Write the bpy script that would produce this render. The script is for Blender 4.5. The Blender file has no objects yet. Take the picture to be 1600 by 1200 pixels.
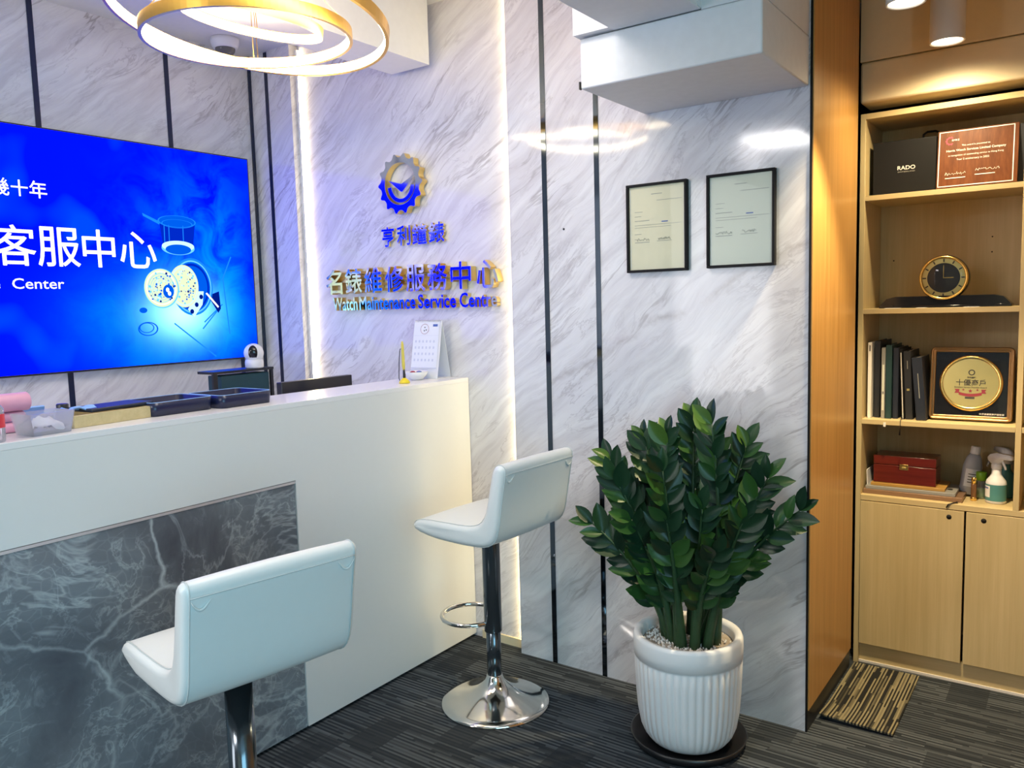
import bpy, bmesh, math, random
from mathutils import Vector, Matrix, noise as mnoise

S = bpy.context.scene
COL = S.collection
PI = math.pi

# ------------------------------------------------------------------ camera
def make_camera():
    f = 1262.55
    yaw, pitch, roll = math.radians(-35.6145), math.radians(-5.5902), math.radians(-1.5795)
    fwd = Vector((math.sin(yaw) * math.cos(pitch), math.cos(yaw) * math.cos(pitch), math.sin(pitch)))
    right = Vector((math.cos(yaw), -math.sin(yaw), 0))
    up = right.cross(fwd)
    r2 = right * math.cos(roll) + up * math.sin(roll)
    u2 = -right * math.sin(roll) + up * math.cos(roll)
    cam = bpy.data.cameras.new('camera')
    cam.sensor_fit = 'HORIZONTAL'
    cam.sensor_width = 36.0
    cam.lens = 36.0 * f / 1600.0
    cam.clip_start = 0.02
    o = bpy.data.objects.new('camera', cam)
    m = Matrix((r2, u2, -fwd)).transposed().to_4x4()
    m.translation = Vector((0, 0, 1.4))
    o.matrix_world = m
    COL.objects.link(o)
    S.camera = o

make_camera()

# ------------------------------------------------------------------ world, daylight, added side fill, lamps of the room, exposure
world = bpy.data.worlds.new('world')
S.world = world
world.use_nodes = True
wb = world.node_tree.nodes['Background']
wb.inputs['Color'].default_value = (0.72, 0.86, 1.0, 1)
wb.inputs['Strength'].default_value = 0.08

def area(name, loc, target, sx, sy, col, power, spread=180):
    l = bpy.data.lights.new(name, 'AREA')
    l.shape = 'RECTANGLE'
    l.size, l.size_y = sx, sy
    l.color = col
    l.energy = power
    l.spread = math.radians(spread)
    o = bpy.data.objects.new(name, l)
    o.location = loc
    d = Vector(target) - Vector(loc)
    o.rotation_euler = d.to_track_quat('-Z', 'Y').to_euler()
    COL.objects.link(o)
    return o

# shop front window behind the camera, and the ceiling panel lights of the waiting area
area('shopfront_daylight', (-2.85, -2.3, 1.5), (-1.6, 2.5, 1.2), 0.9, 2.0, (0.97, 0.96, 0.97), 26)
area('side_fill_light', (1.62, -0.75, 1.45), (-2.0, 0.2, 0.8), 2.0, 1.9, (0.40, 0.80, 1.0), 54)  # unseen fill added to put cyan light on stool backs and counter front
area('ceiling_panel_light', (-1.45, 1.45, 2.60), (-1.45, 1.46, 0.0), 0.6, 0.5, (1.0, 0.95, 0.92), 9)
area('ceiling_panel_light', (-1.90, -1.25, 2.60), (-1.90, -1.24, 0.0), 0.6, 0.6, (1.0, 0.96, 0.94), 30)

S.view_settings.view_transform = 'Standard'
S.view_settings.look = 'None'
S.view_settings.exposure = 0.42
S.view_settings.gamma = 1.0
S.view_settings.use_curve_mapping = False

# ------------------------------------------------------------------ node helpers
class NT:
    def __init__(self, name):
        self.m = bpy.data.materials.new(name)
        self.m.use_nodes = True
        self.t = self.m.node_tree
        self.b = self.t.nodes['Principled BSDF']
        self.out = self.t.nodes['Material Output']
    def n(self, typ, **kw):
        x = self.t.nodes.new(typ)
        for k, v in kw.items():
            setattr(x, k, v)
        return x
    def link(self, a, b):
        self.t.links.new(a, b)
    def val(self, sock, v):
        if hasattr(v, 'is_output') or isinstance(v, bpy.types.NodeSocket):
            self.link(v, sock)
        else:
            sock.default_value = v
    def math(self, op, a, b=0.0, c=None, clamp=False):
        x = self.n('ShaderNodeMath', operation=op, use_clamp=clamp)
        self.val(x.inputs[0], a)
        self.val(x.inputs[1], b)
        if c is not None:
            self.val(x.inputs[2], c)
        return x.outputs[0]
    def coords(self):
        tc = self.n('ShaderNodeTexCoord')
        return tc.outputs['Object']
    def sep(self, v):
        x = self.n('ShaderNodeSeparateXYZ')
        self.link(v, x.inputs[0])
        return x.outputs
    def comb(self, x, y, z):
        c = self.n('ShaderNodeCombineXYZ')
        self.val(c.inputs[0], x); self.val(c.inputs[1], y); self.val(c.inputs[2], z)
        return c.outputs[0]
    def noise(self, vec, scale, detail=4, rough=0.5, dist=0.0):
        x = self.n('ShaderNodeTexNoise')
        self.link(vec, x.inputs['Vector'])
        x.inputs['Scale'].default_value = scale
        x.inputs['Detail'].default_value = detail
        x.inputs['Roughness'].default_value = rough
        x.inputs['Distortion'].default_value = dist
        return x.outputs[0]
    def ramp(self, fac, stops):
        x = self.n('ShaderNodeValToRGB')
        self.link(fac, x.inputs[0])
        el = x.color_ramp.elements
        while len(el) < len(stops):
            el.new(0.5)
        for e, (p, c) in zip(el, stops):
            e.position = p
            e.color = (c, c, c, 1) if isinstance(c, (int, float)) else (*c, 1)
        return x.outputs[0]
    def mix(self, fac, a, b, mode='MIX'):
        x = self.n('ShaderNodeMix', data_type='RGBA', blend_type=mode)
        self.val(x.inputs[0], fac)
        for i, v in ((6, a), (7, b)):
            if isinstance(v, tuple):
                x.inputs[i].default_value = (*v, 1)
            else:
                self.link(v, x.inputs[i])
        return x.outputs[2]
    def bump(self, h, strength=0.2, dist=0.01):
        x = self.n('ShaderNodeBump')
        x.inputs['Strength'].default_value = strength
        x.inputs['Distance'].default_value = dist
        self.link(h, x.inputs['Height'])
        self.link(x.outputs[0], self.b.inputs['Normal'])
    def set(self, **kw):
        names = dict(rough='Roughness', metal='Metallic', spec='Specular IOR Level', coat='Coat Weight', trans='Transmission Weight',
                     ior='IOR', coat_rough='Coat Roughness')
        for k, v in kw.items():
            self.val(self.b.inputs[names[k]], v)
        return self
    def color(self, v):
        if isinstance(v, tuple):
            self.b.inputs['Base Color'].default_value = (*v, 1)
        else:
            self.link(v, self.b.inputs['Base Color'])
        return self

def plain(name, col, rough=0.5, metal=0.0, vary=0.04, **kw):
    m = NT(name)
    n = m.noise(m.coords(), 35, 3)
    lo = tuple(c * (1 - vary) for c in col)
    hi = tuple(min(1, c * (1 + vary)) for c in col)
    m.color(m.mix(n, lo, hi)).set(rough=rough, metal=metal, **kw)
    return m.m

def emit(name, col, strength=1.0):
    m = NT(name)
    e = m.n('ShaderNodeEmission')
    e.inputs[0].default_value = (*col, 1)
    e.inputs[1].default_value = strength
    m.link(e.outputs[0], m.out.inputs['Surface'])
    return m.m

def mat_marble():
    m = NT('white_marble')
    x, y, z = m.sep(m.coords())
    h = m.math('ADD', x, y)
    a = math.radians(40)
    u = m.math('ADD', m.math('MULTIPLY', h, math.cos(a)), m.math('MULTIPLY', z, math.sin(a)))
    v = m.math('SUBTRACT', m.math('MULTIPLY', z, math.cos(a)), m.math('MULTIPLY', h, math.sin(a)))
    wob = m.noise(m.comb(h, z, 0.0), 1.6, 3, 0.5)
    v2 = m.math('ADD', v, m.math('MULTIPLY', m.math('SUBTRACT', wob, 0.5), 0.22))
    st = m.comb(m.math('MULTIPLY', u, 0.42), m.math('MULTIPLY', v2, 3.6), 0.0)
    n1 = m.noise(st, 2.2, 7, 0.62, 0.15)
    soft = m.ramp(n1, [(0.30, 0.0), (0.62, 1.0)])
    fine = m.noise(m.comb(m.math('MULTIPLY', u, 1.1), m.math('MULTIPLY', v2, 11.0), 2.0), 2.6, 5, 0.65, 0.3)
    ridge = m.math('ABSOLUTE', m.math('SUBTRACT', m.noise(st, 1.5, 6, 0.6, 0.25), 0.5))
    vein = m.ramp(ridge, [(0.0, 1.0), (0.016, 0.0)])
    msk = m.ramp(m.noise(m.comb(h, z, 3.0), 1.7, 3), [(0.46, 0.0), (0.66, 1.0)])
    ridge2 = m.math('ABSOLUTE', m.math('SUBTRACT', m.noise(m.comb(m.math('MULTIPLY', u, 1.0), m.math('MULTIPLY', v2, 4.6), 5.0), 2.6, 7, 0.65, 0.6), 0.5))
    vein2 = m.ramp(ridge2, [(0.0, 1.0), (0.022, 0.0)])
    msk2 = m.ramp(m.noise(m.comb(h, z, 9.0), 3.1, 3), [(0.40, 0.1), (0.66, 1.0)])
    c = m.mix(soft, (0.635, 0.615, 0.645), (0.80, 0.79, 0.80))
    c = m.mix(m.ramp(fine, [(0.36, 0.55), (0.56, 0.0)]), c, (0.55, 0.525, 0.55))
    c = m.mix(m.math('MULTIPLY', m.math('MULTIPLY', vein, msk), 0.75), c, (0.30, 0.27, 0.28))
    c = m.mix(m.math('MULTIPLY', m.math('MULTIPLY', vein2, msk2), 0.62), c, (0.38, 0.35, 0.37))
    d = m.math('SUBTRACT', z, m.math('ADD', m.math('MULTIPLY', h, 0.473), 0.690))
    d = m.math('ABSOLUTE', m.math('ADD', d, m.math('MULTIPLY', m.math('SUBTRACT', m.noise(m.comb(h, z, 1.0), 4.0, 5, 0.6), 0.5), 0.16)))
    band = m.math('MULTIPLY', m.ramp(d, [(0.0, 1.0), (0.022, 0.0)]), m.ramp(m.noise(m.comb(h, z, 6.0), 9.0, 4, 0.7), [(0.35, 0.1), (0.6, 1.0)]))
    band = m.math('MULTIPLY', band, m.math('GREATER_THAN', h, 0.9))
    c = m.mix(m.math('MULTIPLY', band, 0.55), c, (0.36, 0.32, 0.32))
    m.color(c).set(rough=0.07, spec=0.5)
    return m.m

def mat_dark_marble():
    m = NT('dark_marble')
    co = m.coords()
    x, y, z = m.sep(co)
    base = m.comb(y, z, 0.0)
    d1 = m.n('ShaderNodeTexNoise'); m.link(base, d1.inputs['Vector']); d1.inputs['Scale'].default_value = 3.5; d1.inputs['Detail'].default_value = 5
    off = m.n('ShaderNodeVectorMath', operation='SCALE'); m.link(d1.outputs[1], off.inputs[0]); off.inputs['Scale'].default_value = 0.20
    add = m.n('ShaderNodeVectorMath', operation='ADD'); m.link(base, add.inputs[0]); m.link(off.outputs[0], add.inputs[1])
    def cracks(scale, width):
        v = m.n('ShaderNodeTexVoronoi', feature='DISTANCE_TO_EDGE', voronoi_dimensions='2D')
        m.link(add.outputs[0], v.inputs['Vector'])
        v.inputs['Scale'].default_value = scale
        return m.ramp(v.outputs['Distance'], [(0.0, 1.0), (width, 0.0)])
    n1 = m.noise(base, 3.2, 6, 0.6, 0.5)
    def ridge(vec, scale, width, dist, detail=5):
        r = m.math('ABSOLUTE', m.math('SUBTRACT', m.noise(vec, scale, detail, 0.6, dist), 0.5))
        return m.ramp(r, [(0.0, 1.0), (width, 0.0)])
    sk = m.comb(m.math('ADD', y, m.math('MULTIPLY', z, 0.7)), m.math('MULTIPLY', m.math('SUBTRACT', z, m.math('MULTIPLY', y, 0.6)), 0.8), 0.0)
    big = m.math('MULTIPLY', cracks(2.7, 0.022), m.ramp(m.noise(base, 2.0, 2), [(0.40, 0.10), (0.6, 1.0)]))
    mid = m.math('MULTIPLY', ridge(sk, 2.6, 0.022, 0.9), m.ramp(m.noise(base, 2.4, 3), [(0.36, 0.0), (0.58, 1.0)]))
    fine = m.math('MULTIPLY', ridge(base, 8.0, 0.03, 1.2, 6), m.ramp(n1, [(0.40, 0.0), (0.60, 0.9)]))
    fine2 = m.math('MULTIPLY', cracks(30.0, 0.10), m.ramp(n1, [(0.44, 0.0), (0.66, 0.7)]))
    c = m.mix(m.ramp(n1, [(0.30, 0.0), (0.70, 1.0)]), (0.078, 0.086, 0.108), (0.22, 0.25, 0.28))
    c = m.mix(m.math('MULTIPLY', fine2, 0.45), c, (0.40, 0.45, 0.48))
    c = m.mix(m.math('MULTIPLY', fine, 0.70), c, (0.45, 0.50, 0.53))
    c = m.mix(m.math('MULTIPLY', mid, 0.55), c, (0.52, 0.57, 0.60))
    c = m.mix(m.math('MULTIPLY', big, 0.70), c, (0.60, 0.66, 0.69))
    m.color(c).set(rough=0.3)
    return m.m

def mat_wood(name, lo, hi, rough=0.35, axis='z', scale=1.0, spec=0.5):
    m = NT(name)
    x, y, z = m.sep(m.coords())
    if axis == 'z':
        v = m.comb(m.math('MULTIPLY', x, 26.0 * scale), m.math('MULTIPLY', y, 26.0 * scale), m.math('MULTIPLY', z, 0.8))
    else:
        v = m.comb(m.math('MULTIPLY', x, 0.8), m.math('MULTIPLY', y, 26.0 * scale), m.math('MULTIPLY', z, 26.0 * scale))
    n1 = m.noise(v, 1.6, 5, 0.6, 0.2)
    n2 = m.noise(v, 9.0, 2, 0.5)
    f = m.math('ADD', m.math('MULTIPLY', n1, 0.75), m.math('MULTIPLY', n2, 0.25))
    m.color(m.ramp(f, [(0.32, lo), (0.66, hi)])).set(rough=rough, spec=spec)
    return m.m

def mat_carpet(name, along_y=False, freq=125.0, lo=0.34, hi=0.70, light=(0.125, 0.143, 0.162), dark=(0.021, 0.027, 0.036), blocks=True):
    m = NT(name)
    x, y, z = m.sep(m.coords())
    if along_y:
        x, y = y, x
    row = m.math('FLOOR', m.math('MULTIPLY', y, freq))
    wr = m.n('ShaderNodeTexWhiteNoise', noise_dimensions='1D')
    m.link(row, wr.inputs['W'])
    dash = m.math('FLOOR', m.math('ADD', m.math('MULTIPLY', x, 6.5), m.math('MULTIPLY', wr.outputs['Value'], 9.0)))
    wd = m.n('ShaderNodeTexWhiteNoise', noise_dimensions='2D')
    m.link(m.comb(dash, row, 0.0), wd.inputs['Vector'])
    even = m.math('FRACT', m.math('MULTIPLY', row, 0.5))
    stripe = m.ramp(m.math('ADD', m.math('MULTIPLY', wd.outputs['Value'], 0.62), m.math('MULTIPLY', even, 0.72)), [(lo, 0.0), (hi, 1.0)])
    if blocks:
        cell = m.comb(m.math('FLOOR', m.math('MULTIPLY', x, 8.3)), m.math('FLOOR', m.math('MULTIPLY', y, 5.3)), 0.0)
        wc = m.n('ShaderNodeTexWhiteNoise', noise_dimensions='2D')
        m.link(cell, wc.inputs['Vector'])
        tile = m.comb(m.math('FLOOR', m.math('MULTIPLY', x, 2.0)), m.math('FLOOR', m.math('MULTIPLY', y, 4.0)), 0.0)
        wt = m.n('ShaderNodeTexWhiteNoise', noise_dimensions='2D')
        m.link(tile, wt.inputs['Vector'])
        stripe = m.math('MULTIPLY', stripe, m.ramp(wc.outputs['Value'], [(0.84, 1.0), (0.87, 0.30)]))
        stripe = m.math('MULTIPLY', stripe, m.ramp(wt.outputs['Value'], [(0.0, 0.55), (1.0, 1.0)]))
    fine = m.noise(m.coords(), 420, 2, 0.7)
    c = m.mix(stripe, dark, light)
    c = m.mix(m.math('MULTIPLY', fine, 0.55), c, (0.03, 0.032, 0.032))
    m.color(c).set(rough=0.95, spec=0.1)
    m.bump(m.math('ADD', m.math('MULTIPLY', stripe, 0.6), fine), 0.5, 0.004)
    return m.m

def mat_leaf():
    m = NT('glossy_leaf')
    g = m.n('ShaderNodeNewGeometry')
    r = g.outputs['Random Per Island']
    c = m.ramp(r, [(0.0, (0.003, 0.020, 0.010)), (0.55, (0.007, 0.036, 0.013)), (0.85, (0.020, 0.075, 0.013)), (1.0, (0.06, 0.13, 0.018))])
    n = m.noise(m.coords(), 60, 3)
    m.color(m.mix(m.math('MULTIPLY', n, 0.16), c, (0.04, 0.085, 0.04))).set(rough=0.34, spec=0.32)
    return m.m

def mat_glass(name, tint=(1, 1, 1), gloss=0.08, rough=0.02, milk=0.0, ior=1.45):
    m = NT(name)
    tr = m.n('ShaderNodeBsdfTransparent'); tr.inputs[0].default_value = (*tint, 1)
    gl = m.n('ShaderNodeBsdfGlossy'); gl.inputs['Roughness'].default_value = rough
    fr = m.n('ShaderNodeFresnel'); fr.inputs[0].default_value = ior
    mx = m.n('ShaderNodeMixShader')
    m.link(m.math('ADD', fr.outputs[0], gloss, clamp=True), mx.inputs[0])
    m.link(tr.outputs[0], mx.inputs[1]); m.link(gl.outputs[0], mx.inputs[2])
    res = mx.outputs[0]
    if milk:
        df = m.n('ShaderNodeBsdfTranslucent'); df.inputs[0].default_value = (0.85, 0.87, 0.95, 1)
        d2 = m.n('ShaderNodeBsdfDiffuse'); d2.inputs[0].default_value = (0.85, 0.87, 0.95, 1)
        md_ = m.n('ShaderNodeMixShader'); md_.inputs[0].default_value = 0.5
        m.link(df.outputs[0], md_.inputs[1]); m.link(d2.outputs[0], md_.inputs[2])
        m2 = m.n('ShaderNodeMixShader'); m2.inputs[0].default_value = milk
        m.link(res, m2.inputs[1]); m.link(md_.outputs[0], m2.inputs[2])
        res = m2.outputs[0]
    m.link(res, m.out.inputs['Surface'])
    return m.m

def mat_screen():
    """The picture shown on the lit screen: deep blue with a pale cyan glow round the watch."""
    m = NT('screen_picture')
    x, y, z = m.sep(m.coords())
    def blob(cy, cz, ry, rz):
        a = m.math('DIVIDE', m.math('SUBTRACT', y, cy), ry)
        b = m.math('DIVIDE', m.math('SUBTRACT', z, cz), rz)
        d = m.math('ADD', m.math('MULTIPLY', a, a), m.math('MULTIPLY', b, b))
        return m.math('POWER', 2.718, m.math('MULTIPLY', d, -1.0))
    cl = m.noise(m.coords(), 7.0, 4, 0.6, 0.8)
    b1 = blob(2.09, 1.41, 0.13, 0.10)
    b2 = blob(2.10, 1.38, 0.33, 0.17)
    b3 = blob(2.28, 1.62, 0.30, 0.34)
    edge = blob(2.47, 1.75, 0.075, 0.60)
    spots = m.ramp(m.noise(m.coords(), 4.5, 1, 0.4), [(0.55, 0.0), (0.72, 1.0)])
    c = m.mix(m.math('MULTIPLY', b3, m.ramp(cl, [(0.38, 0.0), (0.62, 0.55)])), (0.0, 0.0025, 1.0), (0.0, 0.16, 1.0))
    c = m.mix(m.math('MULTIPLY', spots, 0.10), c, (0.0, 0.25, 1.0))
    c = m.mix(m.math('MULTIPLY', b2, m.math('ADD', 0.35, m.math('MULTIPLY', cl, 0.7)), clamp=True), c, (0.0, 0.30, 1.0))
    c = m.mix(m.math('MULTIPLY', b1, 0.85), c, (0.35, 0.85, 0.95))
    c = m.mix(m.math('MULTIPLY', edge, 0.8), c, (0.0, 0.006, 0.22))
    e = m.n('ShaderNodeEmission')
    m.link(c, e.inputs[0])
    e.inputs[1].default_value = 1.9
    m.link(e.outputs[0], m.out.inputs['Surface'])
    return m.m

M = {}
M['marble'] = mat_marble()
M['dark_marble'] = mat_dark_marble()
M['paint'] = plain('ceiling_paint', (0.74, 0.74, 0.75), 0.7)
M['plaster'] = plain('white_plaster', (0.72, 0.72, 0.73), 0.6, vary=0.06)
M['beige_paint'] = plain('beige_board', (0.80, 0.68, 0.45), 0.5)
M['navy_trim'] = plain('navy_trim', (0.014, 0.02, 0.05), 0.22, 0.0)
M['mirror_trim'] = plain('dark_mirror_trim', (0.10, 0.12, 0.15), 0.06, 1.0)
M['wood_panel'] = mat_wood('oak_veneer', (0.42, 0.21, 0.055), (0.58, 0.32, 0.10), 0.32)
M['ash'] = mat_wood('ash_board', (0.51, 0.40, 0.20), (0.61, 0.485, 0.26), 0.4)
M['ash_x'] = mat_wood('ash_shelf', (0.51, 0.40, 0.20), (0.61, 0.485, 0.26), 0.4, 'x')
M['carpet'] = mat_carpet('carpet_tiles')
M['carpet_loose'] = mat_carpet('carpet_loose_tile', True, 190.0, 0.46, 0.66, (0.36, 0.31, 0.18), (0.018, 0.018, 0.018), False)
M['white_laminate'] = plain('white_laminate', (0.74, 0.74, 0.73), 0.32, vary=0.01)
M['white_top'] = plain('white_stone_top', (0.80, 0.79, 0.80), 0.22, vary=0.02)
M['black'] = plain('black_plastic', (0.012, 0.012, 0.014), 0.35)
M['black_matte'] = plain('black_matte', (0.008, 0.008, 0.009), 0.6, spec=0.2)
M['black_gloss'] = plain('black_gloss', (0.010, 0.010, 0.012), 0.12)
M['navy_plastic'] = plain('navy_plastic', (0.010, 0.014, 0.050), 0.3)
M['teal'] = plain('dark_teal', (0.006, 0.05, 0.065), 0.45)
M['chrome'] = plain('chrome', (0.78, 0.75, 0.70), 0.09, 1.0, vary=0.01)
M['satin'] = plain('satin_aluminium', (0.66, 0.62, 0.64), 0.45, 0.5)
M['dark_chrome'] = plain('gunmetal', (0.13, 0.15, 0.17), 0.18, 0.85, vary=0.02)
M['gold'] = plain('gold_metal', (0.85, 0.58, 0.18), 0.22, 1.0, vary=0.02)
M['gold_mirror'] = plain('mirror_gold_face', (0.80, 0.80, 0.80), 0.08, 1.0, vary=0.0)
M['gold_side'] = plain('gold_side', (0.80, 0.58, 0.22), 0.30, 1.0, vary=0.02)
M['brass_band'] = plain('brass_band', (0.80, 0.47, 0.10), 0.28, 1.0, vary=0.02)
M['led_warm'] = emit('chandelier_led', (1.0, 0.82, 0.54), 15.0)
M['led_cove'] = emit('cove_led', (1.0, 0.80, 0.42), 46.0)
M['led_cove_soft'] = emit('cove_led_soft', (1.0, 0.80, 0.42), 26.0)
M['lamp_face'] = emit('downlight_face', (1.0, 0.88, 0.66), 6.0)
M['screen'] = mat_screen()
M['screen_white'] = emit('screen_white', (1.0, 1.0, 1.0), 1.1)
M['screen_cream'] = emit('screen_cream', (0.75, 0.85, 0.55), 0.9)
M['screen_cyan'] = emit('screen_cyan', (0.15, 0.62, 0.95), 0.9)
M['screen_mid'] = emit('screen_mid', (0.01, 0.22, 0.90), 0.95)
M['screen_shadow'] = emit('screen_shadow', (0.0, 0.02, 0.50), 0.9)
M['screen_pale'] = emit('screen_pale', (0.55, 0.9, 1.0), 1.0)
M['screen_blue'] = emit('screen_blue', (0.0, 0.10, 0.75), 0.9)
M['screen_dark'] = emit('screen_dark', (0.0, 0.012, 0.25), 0.8)
M['leather'] = plain('white_leather', (0.78, 0.80, 0.79), 0.36, vary=0.015)
M['seam'] = plain('leather_seam', (0.58, 0.62, 0.62), 0.5)
M['pot'] = plain('white_ceramic', (0.76, 0.77, 0.78), 0.42, vary=0.02)
M['leaf'] = mat_leaf()
M['stem'] = plain('green_stem', (0.022, 0.060, 0.022), 0.45, vary=0.3)
M['pebble'] = plain('white_pebble', (0.80, 0.77, 0.74), 0.7, vary=0.12)
M['soil'] = plain('grey_gravel', (0.34, 0.29, 0.23), 0.9, vary=0.4)
M['paper'] = plain('white_paper', (0.80, 0.81, 0.84), 0.6, vary=0.01)
M['cream_paper'] = plain('cream_paper', (0.70, 0.66, 0.50), 0.5, vary=0.03)
M['pale_paper'] = plain('pale_paper', (0.69, 0.70, 0.60), 0.5, vary=0.03)
M['ink'] = plain('grey_ink', (0.33, 0.33, 0.30), 0.7)
M['ink_dark'] = plain('dark_ink', (0.06, 0.055, 0.05), 0.7)
M['ink_blue'] = plain('blue_ink', (0.08, 0.14, 0.42), 0.6)
M['ink_red'] = plain('red_ink', (0.34, 0.035, 0.06), 0.6)
M['ink_pale'] = plain('pale_ink', (0.60, 0.62, 0.72), 0.7)
M['glass'] = mat_glass('picture_glass', gloss=0.0, ior=1.28)
M['clear'] = mat_glass('clear_plastic', (0.96, 0.97, 1.0), 0.05, 0.08, 0.22)
M['white_plastic'] = plain('white_plastic', (0.78, 0.78, 0.80), 0.35, vary=0.01)
M['dome_glass'] = plain('smoked_dome', (0.10, 0.10, 0.11), 0.1)
M['yellow'] = plain('yellow_plastic', (0.80, 0.62, 0.02), 0.35)
M['yellow_pen'] = plain('yellow_pen', (0.62, 0.52, 0.08), 0.35)
M['red'] = plain('red_plastic', (0.70, 0.04, 0.06), 0.4)
M['pink'] = plain('pink_wrap', (0.74, 0.36, 0.50), 0.45, vary=0.08)
M['light_blue'] = plain('light_blue', (0.25, 0.45, 0.80), 0.4)
M['walnut'] = mat_wood('walnut_board', (0.085, 0.026, 0.010), (0.17, 0.058, 0.020), 0.4, spec=0.15)
M['mahogany'] = mat_wood('mahogany', (0.085, 0.010, 0.007), (0.15, 0.018, 0.012), 0.22, 'x')
M['brown_wood'] = mat_wood('brown_wood', (0.16, 0.09, 0.05), (0.24, 0.14, 0.08), 0.4, 'x')
M['honey_wood'] = mat_wood('honey_wood', (0.40, 0.22, 0.05), (0.52, 0.30, 0.08), 0.35, 'x')
M['grey'] = plain('grey_board', (0.28, 0.28, 0.27), 0.5)
M['white_trim'] = plain('white_line', (0.82, 0.78, 0.72), 0.5)
M['bronze'] = plain('bronze_frame', (0.42, 0.26, 0.12), 0.28, 0.9)
M['gold_plate'] = plain('gold_plate', (0.62, 0.52, 0.20), 0.30, 0.6)
M['dark_dial'] = plain('dark_dial', (0.05, 0.055, 0.06), 0.15)
M['spray_teal'] = plain('teal_label', (0.07, 0.24, 0.25), 0.45)
M['cloudy'] = plain('cloudy_plastic', (0.42, 0.44, 0.50), 0.35)
M['green_cap'] = plain('green_cap', (0.20, 0.42, 0.02), 0.35)
M['amber'] = plain('amber_vial', (0.22, 0.11, 0.05), 0.15, 0.4)
M['dark_green'] = plain('dark_green_cloth', (0.012, 0.045, 0.050), 0.5)
M['navy_cloth'] = plain('navy_cloth', (0.012, 0.018, 0.035), 0.5)
M['dark_cloth'] = plain('charcoal_cloth', (0.016, 0.018, 0.024), 0.5)
M['skirting'] = plain('dark_skirting', (0.02, 0.02, 0.02), 0.4)
M['hole'] = plain('hole_black', (0.004, 0.004, 0.004), 0.8)

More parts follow.
